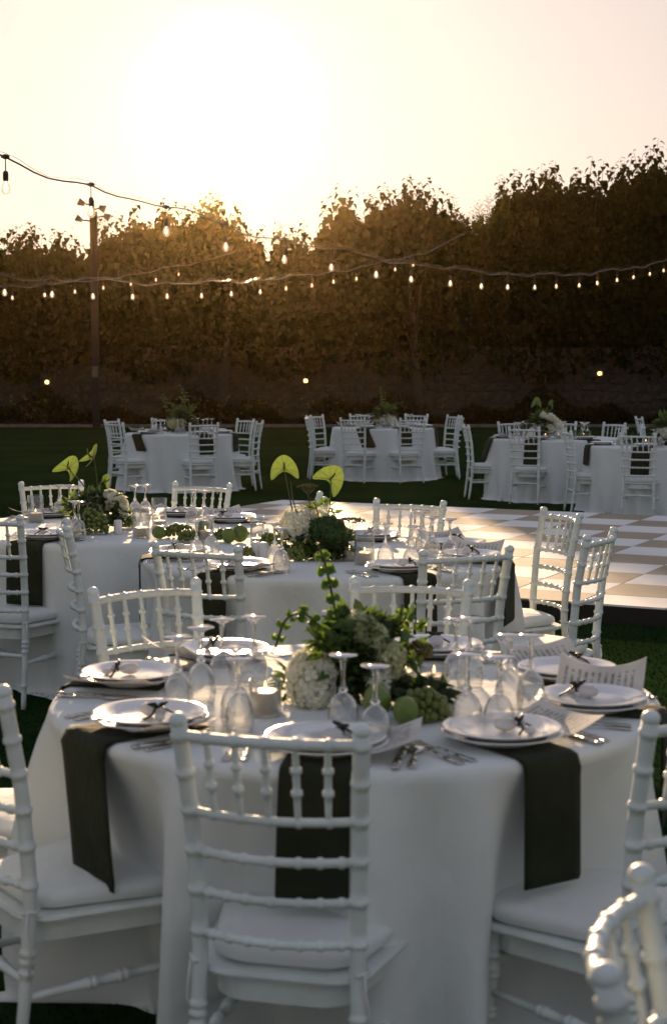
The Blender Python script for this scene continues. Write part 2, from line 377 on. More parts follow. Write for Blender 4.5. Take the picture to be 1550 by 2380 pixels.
def make_tree(name, u0, u1, label, seed, feather=False):
    x0, x1 = uX(u0), uX(u1); xc = (x0 + x1) / 2; w = x1 - x0
    root = empty(name, (xc, TD - .1, 0)); tag(root, label, 'tree', 'trees along the wall')
    top = float(ztop(xc)); front = seed in (5, 8); yb = TD - 1.35 if front else TD + .9
    tr = MB()
    base = Vector((random.uniform(-.2, .2), yb - TD, 0)); pts = []; rad = []
    for i in range(9):
        t = i / 8; pts.append(base + Vector((.12 * math.sin(seed + 3 * t), (1.0 if front else -.5) * t, t * (top * .72)))); rad.append(.13 * (1 - .65 * t))
    tr.tube(pts, rad, 9)
    for k in range(7):
        i = random.randint(3, 7); a = random.uniform(0, 2 * PI); p0 = pts[i]; ln = random.uniform(.9, 1.7)
        q = [p0 + Vector((math.cos(a) * ln * .4 * s_, math.sin(a) * ln * .4 * s_, ln * s_)) for s_ in (0, .35, .7, 1)]
        tr.tube(q, [.05, .035, .022, .01], 6)
    tr.build('trunk', M['bark'], root)
    # dense body of the crown
    n = int(w * 4200)
    px = rng.uniform(x0 - .25, x1 + .25, n); zt = ztop(px) - (.35 if feather else .62) - .5 * rng.random(n); zb = 1.55 + .5 * np.sin(px * 1.7 + 1) * .6
    pz = zb + (zt - zb) * rng.random(n) ** .85; py = rng.normal(0, .75, n)
    P = np.stack([px - xc, py + .1, pz], 1)
    D = rdir(n) + np.array([0, -.2, -.7]); Nn = rdir(n) + np.array([0, -.3, .9])
    Ls = rng.uniform(.12, .22, n); 
    if feather: Ws = Ls * .45
    else: Ws = Ls * rng.uniform(.75, .95, n)
    parts = [(P, D, Nn, Ls, Ws)]
    n2 = int(w * 900)                                   # large shaded leaves deep inside
    px = rng.uniform(x0 - .2, x1 + .2, n2); zt = ztop(px) - 1.2 - .6 * rng.random(n2); pz = 1.9 + (zt - 1.9) * rng.random(n2)
    parts.append((np.stack([px - xc, rng.normal(0, .3, n2) + .7, pz], 1), rdir(n2) + np.array([0, 0, -.5]), rdir(n2) * .5 + np.array([0, -1.0, .2]), rng.uniform(.3, .42, n2), rng.uniform(.28, .36, n2)))
    # leader shoots with hanging leaves along the top edge
    ns = int(w * (12 if feather else 13)); shoots = MB()
    for k in range(ns):
        sx = random.uniform(x0 - .1, x1 + .1); zt0 = float(ztop(sx)); zt1 = zt0 - (random.uniform(-.05, .12) if random.random() < .4 else random.uniform(.15, 1.0)); sy = random.gauss(0, .7)
        ln = random.uniform(.9, 1.5); bend = random.uniform(-.18, .18)
        f = lambda t: Vector((sx - xc + bend * t * t, sy, zt1 - ln + ln * t))
        shoots.tube([f(0), f(.5), f(1)], [.014, .010, .004], 4, False)
        m = int(ln / (.075 if not feather else .035)); t = np.linspace(0, 1, m); a = np.arange(m) * 2.4 + random.uniform(0, 6)
        pp = np.stack([sx - xc + bend * t * t, 0 * t + sy, zt1 - ln + ln * t], 1)
        taper = 1 - .5 * t ** 3
        dd = np.stack([np.cos(a), np.sin(a), -.95 + .9 * t ** 4 if not feather else .8 + 0 * t], 1)
        nn = np.stack([.9 * np.cos(a), .9 * np.sin(a), .8 + 0 * t], 1)
        ls = rng.uniform(.22, .33, m) * taper * (1 if not feather else .7)
        parts.append((pp + dd * .05, dd, nn, ls, ls * (.8 if not feather else .12)))
    cat = [np.concatenate([p_[i] for p_ in parts]) for i in range(5)]
    V, T = leaf_cloud(*cat, fold=.3, droop=.3)
    c = np_mesh('crown', V, T, M['tree2' if feather else 'tree'], root); c['kind'] = 'stuff'
    shoots.build('shoots', M['bark'], c)
TREES = [(-330, -60, 'broad-leaved tree running past the wall lamp without surround'), (-60, 90, 'low broad-leaved tree above the bare stretch of stone wall'),
         (90, 205, 'low broad-leaved tree ending at the wooden floodlight pole'), (215, 330, 'broad-leaved tree sloping up from the wooden floodlight pole'),
         (330, 440, 'broad-leaved tree in the warm glow with twin top shoots'), (440, 612, 'domed broad-leaved tree with one tall shoot against the glow'),
         (618, 728, 'small gappy tree letting sunlight through beside a deep notch'), (735, 880, 'tall broad-leaved tree rising steeply beyond the notch'),
         (880, 1060, 'tall pointed broad-leaved tree above the table numbered 3'), (1150, 1270, 'tall dark tree with spiky leafy shoots beside the feathery tree'),
         (1270, 1420, 'tall dark tree straight above the lamp in the dark wall'), (1420, 1600, 'tallest dark tree with leafy shoots sharp against peach sky'),
         (1600, 1850, 'dark tree continuing the row past the tallest tree')]
for k, (a, b_, lb) in enumerate(TREES): make_tree('broadleaf_tree', a, b_, lb, k)
make_tree('feathery_tree', 1055, 1155, 'fine feathery tree in the dip between taller dark trees', 14, True)

# low shrubs and flowers at the wall foot: one uncountable mass
n = 9000
px = rng.uniform(-14, 14, n); hgt = .55 + .28 * np.sin(px * 1.3) + .22 * np.sin(px * 3.1 + 2)
P = np.stack([px, rng.uniform(44.25, 44.95, n), hgt * rng.random(n) ** .8 + .05], 1)
V, T = leaf_cloud(P, rdir(n) + np.array([0, -.2, .3]), rdir(n) + np.array([0, -.4, .6]), rng.uniform(.08, .16, n), rng.uniform(.05, .10, n))
sh = np_mesh('low_shrubs', V, T, M['shrub']); tag(sh, 'low leafy border shrubs along the foot of the stone wall', 'shrubs', kind='stuff')
n = 150; px = np.concatenate([rng.normal(-8.3, .9, n // 3), rng.normal(-2.6, 1.3, n // 3), rng.uniform(-10, 6, n - 2 * (n // 3))]); P = np.stack([px, rng.uniform(44.1, 44.6, n), .3 + .55 * rng.random(n)], 1)
V, T = leaf_cloud(P, rdir(n), rdir(n), np.full(n, .10), np.full(n, .09)); fl = np_mesh('small_flowers', V, T, M['flower'], sh); fl['kind'] = 'stuff'

# ---------------------------------------------------------------- wall lamps
def wall_lamp(u, v, label):
    p = atd(u, v, WY - .03); r = empty('wall_lamp', p); tag(r, label, 'wall lamp')
    b_ = MB()
    b_.box((-.10, -.02, .095), (.46, .12, .03)); b_.box((-.10, -.02, -.095), (.46, .12, .03)); b_.box((-.315, -.02, 0), (.03, .12, .16)); b_.box((.115, -.02, 0), (.03, .12, .16)); b_.box((-.10, .035, 0), (.40, .02, .16))
    b_.build('housing', M['iron'], r, False)
    l = MB().ell((.03, -.03, 0), (.065, .05, .06), 12, 8).build('lamp_glass', M['lamp'], r)
    g = MB(); g.box((.03, -.085, 0), (.012, .012, .16)); g.box((.03, -.087, 0), (.14, .012, .010)); g.build('guard', M['iron'], r, False)
wall_lamp(108, 888, 'glowing wall lamp on the bare stone beside the floodlight pole')
wall_lamp(708, 885, 'glowing wall lamp in dark housing behind the two far tables')
wall_lamp(1390, 868, 'glowing caged wall lamp in the darkest stretch of wall')
# small electric box and sign plate on the wall
pl = MB().box((0, 0, 0), (.42, .03, .15)).build('wall_plaque', M['kerbm'], None, False); pl.location = atd(587, 799, WY - .02); tag(pl, 'small pale blank plaque high on the stone wall', 'plaque')

# ---------------------------------------------------------------- floodlight pole
pd = 43.3; top = atd(218, 492, pd)
pr = empty('floodlight_pole', (top.x, pd, 0)); tag(pr, 'tall wooden pole carrying four small floodlights', 'pole')
MB().box((0, 0, top.z / 2), (.19, .18, top.z)).build('post', M['postw'], pr, False)
def flood(dx, dz, a):
    m = MB(); c, s_ = math.cos(a), math.sin(a)
    P = [tuple(.8 * q_ for q_ in p_) for p_ in [(-.05, -.07, -.07), (-.05, .07, -.07), (-.05, .07, .07), (-.05, -.07, .07), (.16, -.13, -.13), (.16, .13, -.13), (.16, .13, .13), (.16, -.13, .13)]]
    P = [(dx + p[0] * c - p[2] * s_, -.05 + p[1], dz + p[0] * s_ + p[2] * c) for p in P]
    m.add(P, [(0, 1, 2, 3), (7, 6, 5, 4), (0, 4, 5, 1), (1, 5, 6, 2), (2, 6, 7, 3), (3, 7, 4, 0)])
    m.tube([(0, 0, dz - .05), (dx, -.05, dz)], .022, 6)
    m.build('floodlight', M['iron'], pr, False)
for dx, dz, a in ((-.27, top.z + .22, 2.7), (-.34, top.z - .22, 2.6), (.20, top.z + .10, -.35), (.33, top.z - .12, -.5)): flood(dx, dz, a)
MB().tube([(0, 0, top.z - .02), (0, 0, top.z + .3)], .03, 6).build('bracket', M['iron'], pr)
bxp = MB().box((.0, -.13, 1.55), (.16, .06, .3)).build('switch_box', M['kerbm'], pr, False)

# ---------------------------------------------------------------- string lights
def bulb_parts(root, p, drop, sc=1.0, lead=True):
    if lead: MB().tube([p, p + Vector((0, 0, -drop))], .004, 5).build('lead', M['rubber'], root)
    k = MB(); k.lathe([(0, .018), (.016, .018), (.018, 0), (.014, -.012), (0, -.012)], 8, tuple(p)); k.box(tuple(p + Vector((0, 0, .004))), (.055, .02, .018)); k.build('clip', M['rubber'], root)
    q = p + Vector((0, 0, -drop))
    so = bpy.data.objects.new('socket', SOCK); COL.objects.link(so); so.parent = root; so.location = q
    gl = bpy.data.objects.new('bulb', GLB); COL.objects.link(gl); gl.parent = root; gl.location = q
    fi = bpy.data.objects.new('filament', FIL); COL.objects.link(fi); fi.parent = gl
def tmp(mb, m):
    me = bpy.data.meshes.new('part'); me.from_pydata(mb.v, [], mb.f); me.polygons.foreach_set('use_smooth', [True] * len(me.polygons)); me.materials.append(m); me.update(); return me
SOCK = tmp(MB().lathe([(0, .012), (.010, .010), (.017, 0), (.019, -.01), (.0185, -.05), (.016, -.056), (0, -.056)], 12), M['rubber']); SOCK.name = 'socket'
GLB = tmp(MB().lathe([(.012, -.052), (.015, -.062), (.024, -.082), (.030, -.102), (.031, -.115), (.026, -.132), (.014, -.143), (.0, -.146)], 14), M['bulb']); GLB.name = 'bulb'
FIL = tmp(MB().tube([(0, 0, -.06), (.004, 0, -.075), (.010, 0, -.11), (.0, 0, -.125), (-.010, 0, -.11), (-.004, 0, -.075), (0, 0, -.06)], .0022, 5).ell((0, 0, -.095), (.006, .006, .02), 6, 5), M['filament']); FIL.name = 'filament'
def strand(label, bulbs, ends, drop_px, n_sub=6):
    # bulbs: (u, v of bulb bottom, distance); the cable runs drop above each bulb
    root = empty('string_light'); tag(root, label, 'string light')
    drop = .10; pts = []
    for (u, v, d) in ends[0]: pts.append(atd(u, v, d))
    bp = []
    for (u, v, d) in bulbs:
        p = atd(u, v, d) + Vector((0, 0, drop + .146)); bp.append(p); pts.append(p)
    for (u, v, d) in ends[1]: pts.append(atd(u, v, d))
    path = []
    for i in range(len(pts) - 1):
        p0, p1, p2, p3 = pts[max(i - 1, 0)], pts[i], pts[i + 1], pts[min(i + 2, len(pts) - 1)]
        for k in range(n_sub):
            t = k / n_sub
            q = .5 * ((2 * p1) + (p2 - p0) * t + (2 * p0 - 5 * p1 + 4 * p2 - p3) * t * t + (3 * p1 - p0 - 3 * p2 + p3) * t ** 3)
            q.z += .018 * math.sin(i * 2.3 + t * 5.1) * math.sin(PI * t) + .03 * math.sin(PI * t) * (-1 if i % 3 else 1)
            path.append(q)
    path.append(pts[-1])
    MB().tube(path, .0065, 6).build('cable', M['rubber'], root)
    MB().tube([p + Vector((0, 0, .012 + .02 * math.sin(i * .7) ** 2)) for i, p in enumerate(path)], .002, 4).build('support_wire', M['steel'], root)
    for p in bp: bulb_parts(root, p, drop)
xs = [15, 213, 387, 525, 661, 770, 874, 955, 1046, 1118, 1179, 1242, 1292, 1345, 1387, 1433, 1471, 1509, 1541]
ys = [452, 507, 551, 586, 614, 632, 648, 658, 667, 673, 675, 675, 672, 670, 664, 657, 650, 642, 634]
b1 = [(x, y, 10.6 + 1.32 * i) for i, (x, y) in enumerate(zip(xs, ys))]
strand('string of bulbs sweeping from high against the sky down across the dark trees', b1, ([(-160, 300, 9.3)], [(1620, 565, 36.2), (1700, 540, 38)]), 0)
xs = [12, 122, 217, 309, 389, 469, 538, 605, 665, 725, 775, 828, 918, 960]; ys = [689, 693, 697, 698, 696, 695, 690, 685, 677, 670, 661, 654, 632, 621]
b2 = [(x, y, 19.0 + 1.05 * i) for i, (x, y) in enumerate(zip(xs, ys))]
strand('sagging string of evenly spaced bulbs crossing in front of the pole', b2, ([(-130, 630, 17.6)], [(1010, 578, 34.5), (1080, 545, 37)]), 0)
xs = [30, 105, 175, 241, 305, 363, 416]; ys = [699, 692, 684, 675, 666, 656, 643]
b3 = [(x, y, 27.0 + 1.3 * i) for i, (x, y) in enumerate(zip(xs, ys))]
strand('faint string of small bulbs climbing toward the domed tree', b3, ([(-120, 680, 24.5)], [(480, 604, 36.5), (560, 580, 40)]), 0)

# ---------------------------------------------------------------- chequered dance floor
TH, TS, TX, TY, PH = 4.24940933, .57051169, 2.52837745, 14.4047491, .12
def tile_pt(i, j): return Vector((TX + TS * (i * math.cos(TH) - j * math.sin(TH)), TY + TS * (i * math.sin(TH) + j * math.cos(TH)), 0))
I0, I1, J0, J1 = -3, 7.75, -7.6, 8
df = empty('dance_floor', (0, 0, 0)); tag(df, 'raised chequered dance floor of white and tan tiles with black edge', 'dance floor')
m = MB(); C4 = [tile_pt(I0, J0), tile_pt(I1, J0), tile_pt(I1, J1), tile_pt(I0, J1)]
m.add([(c.x, c.y, 0) for c in C4] + [(c.x, c.y, PH - .012) for c in C4], [(0, 1, 2, 3), (7, 6, 5, 4), (0, 4, 5, 1), (1, 5, 6, 2), (2, 6, 7, 3), (3, 7, 4, 0)])
m.build('platform', M['skirt'], df, False)
def tile_mesh(di, dj, mt):
    g = .003; t = MB()
    P = [tile_pt(a, b_) - tile_pt(0, 0) for a, b_ in ((0, 0), (di, 0), (di, dj), (0, dj))]
    c = sum(P, Vector()) / 4; P = [p + (c - p).normalized() * g for p in P]
    Q = [p + (c - p).normalized() * .004 for p in P]
    t.add([(p.x, p.y, PH - .012) for p in P] + [(p.x, p.y, PH - .002) for p in P] + [(p.x, p.y, PH) for p in Q],
          [(8, 9, 10, 11)[::-1]] + [f for k in range(4) for f in ((k, 4 + k, 4 + (k + 1) % 4, (k + 1) % 4), (4 + k, 8 + k, 8 + (k + 1) % 4, 4 + (k + 1) % 4))])
    me = bpy.data.meshes.new('tile'); me.from_pydata(t.v, [], t.f); me.materials.append(mt); me.update(); return me
TMC = {}
for i in range(-3, 8):
    for j in range(-8, 8):
        di = 1 if i < 7 else I1 - 7; j0 = j if j > -8 else J0; dj = j + 1 - j0
        k = (di, dj, (i + j) % 2)
        if k not in TMC: TMC[k] = tile_mesh(di, dj, M['tilew' if (i + j) % 2 else 'tilet'])
        o = bpy.data.objects.new('tile', TMC[k]); COL.objects.link(o); o.parent = df
        p = tile_pt(i, j0); o.location = (p.x, p.y, random.uniform(-.001, .001))

# ---------------------------------------------------------------- chair
def bumped(path, base, bumps, amp, wid, n):
    # resample a polyline and add turned rings at arc fractions
    P = [Vector(p) for p in path]; seg = [(P[i + 1] - P[i]).length for i in range(len(P) - 1)]; tot = sum(seg)
    def pt(s):
        s *= tot
        for i, l in enumerate(seg):
            if s <= l or i == len(seg) - 1: return P[i].lerp(P[i + 1], min(1, s / l))
            s -= l
    fr = sorted(set([k / n for k in range(n + 1)] + [min(1, max(0, b_ + d * wid / tot)) for b_ in bumps for d in (-1.2, -.7, 0, .7, 1.2)]))
    rad = []
    for f in fr:
        r = base(f)
        for b_ in bumps:
            x = abs(f - b_) * tot / wid
            if x < 1.15: r += amp * (1 if x < .75 else .45)
        rad.append(r)
    return [pt(f) for f in fr], rad
def rtrap(wb, wf, y0, y1, inset=0, n=6, rc=.05):
    wb -= inset; wf -= inset; y0 += inset; y1 -= inset; out_ = []
    for (cx, cy, a0) in ((wf - rc, y1 - rc, 0), (-(wf - rc), y1 - rc, 90), (-(wb - rc), y0 + rc, 180), (wb - rc, y0 + rc, 270)):
        for k in range(n + 1):
            a = math.radians(a0 + 90 * k / n); out_.append((cx + rc * math.cos(a), cy + rc * math.sin(a)))
    return out_
def loft(m, rings, capb=True, capt=True):
    o = len(m.v); n = len(rings[0][0])
    for pts, z in rings:
        for p in pts: m.v.append((p[0], p[1], z(p) if callable(z) else z))
    for i in range(len(rings) - 1):
        for k in range(n): m.f.append((o + i * n + k, o + i * n + (k + 1) % n, o + (i + 1) * n + (k + 1) % n, o + (i + 1) * n + k))
    if capb: m.f.append(tuple(o + k for k in range(n))[::-1])
    if capt: m.f.append(tuple(o + (len(rings) - 1) * n + k for k in range(n)))
RAILZ = (.885, .725, .640, .555, .466)
def post_at(z):        # rear post centre line (half width, y)
    return np.interp(z, [0, .25, .45, .70, .92], [.176, .170, .165, .174, .187]), np.interp(z, [0, .25, .45, .70, .92], [-.245, -.212, -.195, -.218, -.262])
def make_chair():
    c = empty('banquet_chair')
    for sg in (-1, 1):
        path = [(sg * float(post_at(z_)[0]), float(post_at(z_)[1]), z_) for z_ in np.linspace(0, .91, 14)]
        bl = [z_ / .91 for z_ in (.11, .27, .295, .315, .466, .555, .640, .725, .805, .885)]
        P, R_ = bumped(path, lambda f: .0125 + .0048 * min(1, f * 2.2), bl, .0035, .006, 22)
        m = MB(); m.tube(P, R_, 10)
        x, y = post_at(.918); m.ell((sg * float(x), float(y), .916), (.0195, .0195, .017), 12, 8)
        m.build('rear_post', M['chair'], c)
        P, R_ = bumped([(sg * .178, .172, .362), (sg * .182, .180, .2), (sg * .184, .186, 0)], lambda f: .018 - .007 * f, [.12, .17, .26, .30, .52, .56, .80], .004, .006, 16)
        MB().tube(P, R_, 10).build('front_leg', M['chair'], c)
        P, R_ = bumped([(sg * .172, -.215, .215), (sg * .183, .18, .215)], lambda f: .0095 + .003 * math.sin(PI * f), [.38, .42, .58, .62], .0035, .006, 8)
        MB().tube(P, R_, 8).build('stretcher', M['chair'], c)
        # tie ribbon of the cushion
        m = MB(); x, y = post_at(.42)
        m.tube([(sg * (x + .002), y + .024, .418), (sg * (x + .024), y + .004, .412), (sg * (x + .006), y - .023, .408), (sg * (x - .018), y, .412)], .0035, 5)
        m.tube([(sg * (x + .016), y - .014, .41), (sg * (x + .020), y - .020, .37), (sg * (x + .026), y - .012, .33), (sg * (x + .022), y - .016, .26 if sg > 0 else .31)], [.003, .0028, .0024, .002], 5)
        m.build('cushion_tie', M['ribbon'], c)
    for nm, y, z_, w in (('stretcher', -.212, .25, .170), ('stretcher', .183, .28, .182)):
        P, R_ = bumped([(-w, y, z_), (w, y, z_)], lambda f: .0095 + .003 * math.sin(PI * f), [.4, .45, .55, .6], .0035, .006, 8)
        MB().tube(P, R_, 8).build(nm, M['chair'], c)
    def rail_pt(z_, f):
        w, y = post_at(z_); x = (2 * f - 1) * w
        return Vector((x, y - .040 * (1 - (2 * f - 1) ** 2), z_ + (.004 if z_ > .88 else 0) * math.sin(PI * f)))
    SP = [(k + 1) / 6 for k in range(5)]
    for k, z_ in enumerate(RAILZ):
        path = [rail_pt(z_, f) for f in np.linspace(0, 1, 13)]
        bl = SP if k < 2 else [.1, .22, .34, .5, .66, .78, .9]
        P, R_ = bumped(path, lambda f: (.0118 if k == 0 else .0095), bl, .0030, .006, 24)
        MB().tube(P, R_, 8).build('back_rail', M['chair'], c)
    for f in SP:
        P, R_ = bumped([rail_pt(.885, f), rail_pt(.885, f).lerp(rail_pt(.725, f), .5), rail_pt(.725, f)], lambda s_: .0062 + .0015 * math.sin(PI * s_), [.33, .62], .0045, .006, 8)
        MB().tube(P, R_, 8).build('spindle', M['chair'], c)
    m = MB(); K = dict(rc=.085, n=8)
    loft(m, [(rtrap(.155, .195, -.190, .195, **K), 0.324), (rtrap(.155, .195, -.190, .195, **K), 0.372), (rtrap(.182, .230, -.207, .216, **K), 0.376), (rtrap(.186, .234, -.210, .220, **K), 0.383), (rtrap(.182, .230, -.207, .216, **K), 0.392)])
    m.build('seat', M['chair'], c, False)
    cu = MB(); cz = lambda h: (lambda p: h - .008 * (abs(p[0]) / .2) ** 2)
    A_ = (.164, .218, -.178, .206)
    loft(cu, [(rtrap(*A_, .012, **K), 0.394), (rtrap(*A_, 0, **K), 0.402), (rtrap(*A_, -.004, **K), 0.416), (rtrap(*A_, 0, **K), 0.429), (rtrap(*A_, .012, **K), 0.437), (rtrap(*A_, .05, rc=.06, n=8), cz(.444)), (rtrap(*A_, .09, rc=.04, n=8), cz(.446))])
    cu.build('cushion', M['cushion'], c)
    return c
CHAIR = Proto(make_chair)
def chair_at(T, phi, label, ring=1.08, turn=0, group=None):
    a = math.radians(phi); Cx, Cy = T['c']
    d = Vector((-math.cos(a), -math.sin(a), 0)); mid = Vector((Cx, Cy, 0)) - d * ring
    d.rotate(Quaternion((0, 0, 1), math.radians(turn)))
    p = mid + d * .262
    return CHAIR.put((p.x, p.y, 0), math.atan2(d.y, d.x) - PI / 2, label, 'chair', group)

# ---------------------------------------------------------------- tables and cloths
TZ = .758
def make_table(Cx, Cy, R, label, clabel, seed, nfold=11, flare=.10, amp=.085, named='round_table', ridges=None, off=.55):
    T = dict(c=(Cx, Cy), R=R); rr = random.Random(seed)
    t = empty(named, (Cx, Cy, 0)); tag(t, label, 'table', 'round tables')
    MB().lathe([(0, .715), (R - .03, .715), (R - .015, .725), (R - .015, .735), (R - .03, .744), (0, .744)], 40).build('tabletop', M['wood'], t)
    for k in range(4):
        a = PI / 4 + k * PI / 2; r0 = R * .62
        MB().tube([(r0 * math.cos(a), r0 * math.sin(a), .715), (r0 * 1.04 * math.cos(a), r0 * 1.04 * math.sin(a), 0)], .016, 8).build('leg', M['iron'], t)
    ph = sorted((k + rr.uniform(-.33, .33)) / nfold * 2 * PI for k in range(nfold)); am = [rr.uniform(.45, 1.2) for _ in ph]; wd_ = [rr.uniform(.11, .24) for _ in ph]
    if ridges: ph = [math.radians(x) for x in ridges]; am = [1.25 if x == 190 else rr.uniform(.8, 1.1) for x in ridges]; wd_ = [rr.uniform(.08, .15) for _ in ph]
    def fold(th):
        v = 0
        for p_, a_, w_ in zip(ph, am, wd_):
            d = (th - p_ + PI) % (2 * PI) - PI; v += a_ * math.exp(-(d / w_) ** 2)
        return v
    FN = 240; fv = [fold(2 * PI * k / FN) for k in range(FN)]
    def foldv(th): x = (th / (2 * PI) * FN) % FN; i = int(x); return fv[i] * (1 - x + i) + fv[(i + 1) % FN] * (x - i)
    def rad(th, z):                                   # cloth radius at height z
        t_ = max(0, min(1, (TZ - .03 - z) / (TZ - .03)))
        return R + .010 + flare * .55 * t_ + amp * (t_ ** .65) * (foldv(th) - off) + .026 * t_ * math.sin(19 * th + 4 * z + 2 * math.sin(3 * th)) * (.4 + foldv(th)) + .007 * t_ * math.sin(37 * th - 7 * z)
    T['rad'] = rad
    m = MB(); prof = []
    for r_ in (.25, .5, .75, .92): prof.append((r_ * R, TZ))
    prof += [(R - .012, TZ - .0005), (R + .002, TZ - .006), (R + .009, TZ - .018)]
    n0 = len(prof); zs = [TZ - .035 - (TZ - .04) * (k / 15) for k in range(16)]
    m.v.append((0, 0, TZ))
    for (r_, z_) in prof:
        for k in range(FN): w = 2 * PI * k / FN; m.v.append((r_ * math.cos(w), r_ * math.sin(w), z_))
    for z_ in zs:
        t_ = (TZ - z_) / TZ
        for k in range(FN):
            w = 2 * PI * k / FN; ww = w + .035 * t_ * math.sin(5 * w + seed) ; r_ = rad(w, z_)
            m.v.append((r_ * math.cos(ww), r_ * math.sin(ww), max(.004, z_ + .012 * t_ * math.sin(7 * w + seed))))
    for k in range(FN):                                 # pooled hem
        w = 2 * PI * k / FN; r_ = rad(w, 0) + .035 + .03 * math.sin(9 * w + seed); m.v.append((r_ * math.cos(w), r_ * math.sin(w), .004))
    for k in range(FN): m.f.append((0, 1 + k, 1 + (k + 1) % FN))
    for i in range(n0 + len(zs)):
        for k in range(FN): a = 1 + i * FN; m.f.append((a + k, a + FN + k, a + FN + (k + 1) % FN, a + (k + 1) % FN))
    c = m.build('tablecloth', M['cloth']); c.location = (Cx, Cy, 0); tag(c, clabel, 'tablecloth', 'floor-length white tablecloths')
    return T
T1 = make_table(.057, 4.045, .785, 'round banquet table set with the arching green flower stems', 'white cloth under the arching green stems, draped in deep folds', 3, 10, .03, .30, ridges=(190, 240, 271, 289, 328, 8, 48, 100, 148), off=.8)
T2 = make_table(-.03, 7.15, .84, 'round banquet table between the dance floor and the grape table', 'white cloth under the lime hearts and twin shakers beside dance floor', 11, 11, .03, .24, off=.8, ridges=(212, 250, 272, 318, 358, 45, 95, 140, 170))
T3 = make_table(-1.22, 8.45, .86, 'round banquet table carrying limes, grapes and tall glass candle holders', 'white cloth under the limes, grapes and tall glass candle holders', 5, 11, .04, .16)
T4 = make_table(-2.05, 21.1, .75, 'round table alone on the lawn with a wild leafy centrepiece', 'white cloth under the wild leafy centrepiece alone on the lawn', 8, 12, .10, .08)
T5 = make_table(.75, 23.2, .76, 'round table showing the table number 3', 'white cloth on the table showing the number 3', 15, 12, .10, .08)
T6 = make_table(2.75, 19.6, .80, 'round table with an orchid spray and small lit candles', 'white cloth under the orchid spray and row of small candles', 21, 12, .09, .08)
T7 = make_table(3.70, 17.75, .82, 'round table beyond the dance floor next to the orchid table', 'white cloth on the table beyond the dance floor beside orchid table', 27, 12, .09, .08)

# ---------------------------------------------------------------- chairs in place
for phi, lb, rg, tn in ((260, 'white chair seen squarely from behind, tucked under the green-stem table', 1.06, -4),
                        (213, 'white chair with a green napkin falling onto its seat', 1.05, 3),
                        (174, 'white chair at the sunlit side of the green-stem table, seat bright', 1.17, 0),
                        (126, 'creamy sunlit chair back behind the row of four goblets', 1.12, 0),
                        (79, 'white chair back behind the tall flower arrangement of green stems', 1.03, 0),
                        (310, 'white chair with wide cushion below the hanging napkin beside curled menu', 1.12, 0)):
    chair_at(T1, phi, lb, rg, tn)
for phi, lb, rg, tn in ((245, 'white chair backing onto the twin shakers, napkin behind its rails', 1.20, 0),
                        (294, 'white chair with deeply curved back beside napkin facing dance floor', 1.33, 0),
                        (19, 'white chair standing clear in front of the chequered tiles, seat sunlit', 1.2, 0),
                        (333, 'white chair turned edge-on with a loose hanging cushion tie', 1.30, 0),
                        (67, 'white chair facing out of the dance floor, behind the goblet cluster', 1.10, 0),
                        (190, 'white chair seen edge-on between the grape table and shaker table', 1.18, 0)):
    chair_at(T2, phi, lb, rg, tn)
for phi, lb, rg, tn in ((249, 'white chair at the grape table with a long green napkin ahead', 1.18, 0),
                        (115, 'white chair behind the tall candle glass at the grape table', 1.20, 0),
                        (66, 'white chair behind the two goblets and tall empty glass', 1.05, 0),
                        (4, 'white chair seen edge-on behind the white hydrangea head', 1.16, 0)):
    chair_at(T3, phi, lb, rg, tn)
G = 'chairs around the far tables'
for T, ring, L_ in ((T4, 1.08, ((158, 'white chair at the leafy-centrepiece table, overlapped by another chair'), (222, 'white chair in front of the leafy-centrepiece table beside its napkin'), (291, 'white chair squarely in front of the leafy-centrepiece table cloth'),
                           (-10, 'white chair at the leafy-centrepiece table facing the overlapped pair'), (40, 'white chair back behind the leafy-centrepiece table, napkin side'), (108, 'white chair hidden behind the leafy centrepiece itself'))),
                   (T5, 1.14, ((186, 'narrow side-on chair at table 3, farthest from the dark table pair'), (152, 'white chair behind table 3 beside the narrow side-on chair'), (245, 'white chair in front of table 3 on the hydrangea side'),
                          (289, 'white chair in front of table 3 beside the number card'), (-6, 'white chair facing table 3 from the orchid table side'), (22, 'white chair partly hidden behind its neighbour at table 3'),
                          (106, 'white chair behind the white blooms of table 3'), (62, 'white chair behind the goblets of table 3'))),
                   (T6, 1.10, ((184, 'white chair beside the orchid table, side-on near table 3'), (244, 'white chair before the orchid table with green napkin behind rails'), (112, 'white chair behind the goblet group of the orchid table'),
                          (76, 'white chair directly behind the orchid spray'), (36, 'white chair behind the candles of the orchid table'), (-8, 'narrow chair between the orchid table and its neighbour'))),
                   (T7, 1.06, ((184, 'side-on chair between the two joined far tables, napkin behind'), (246, 'white chair before the table beside the orchid table, back squarely seen')))):
    for phi, lb in L_: chair_at(T, phi, lb, ring, 0, G)
def chair_free(mid, d, label):
    d = Vector((d[0], d[1], 0)).normalized(); p = Vector((mid[0], mid[1], 0)) + d * .262
    CHAIR.put((p.x, p.y, 0), math.atan2(d.y, d.x) - PI / 2, label, 'chair')
chair_free((.368, 1.915), (.37, -.115), 'blurred white chair back in front of the cushioned chair, curved rail')
chair_free((-1.09, 2.62), (1, .12), 'white chair of which only a sunlit seat corner shows')
chair_free((4.45, 22.8), (1, .05), 'narrow white chair standing behind the candles beyond the orchid table')

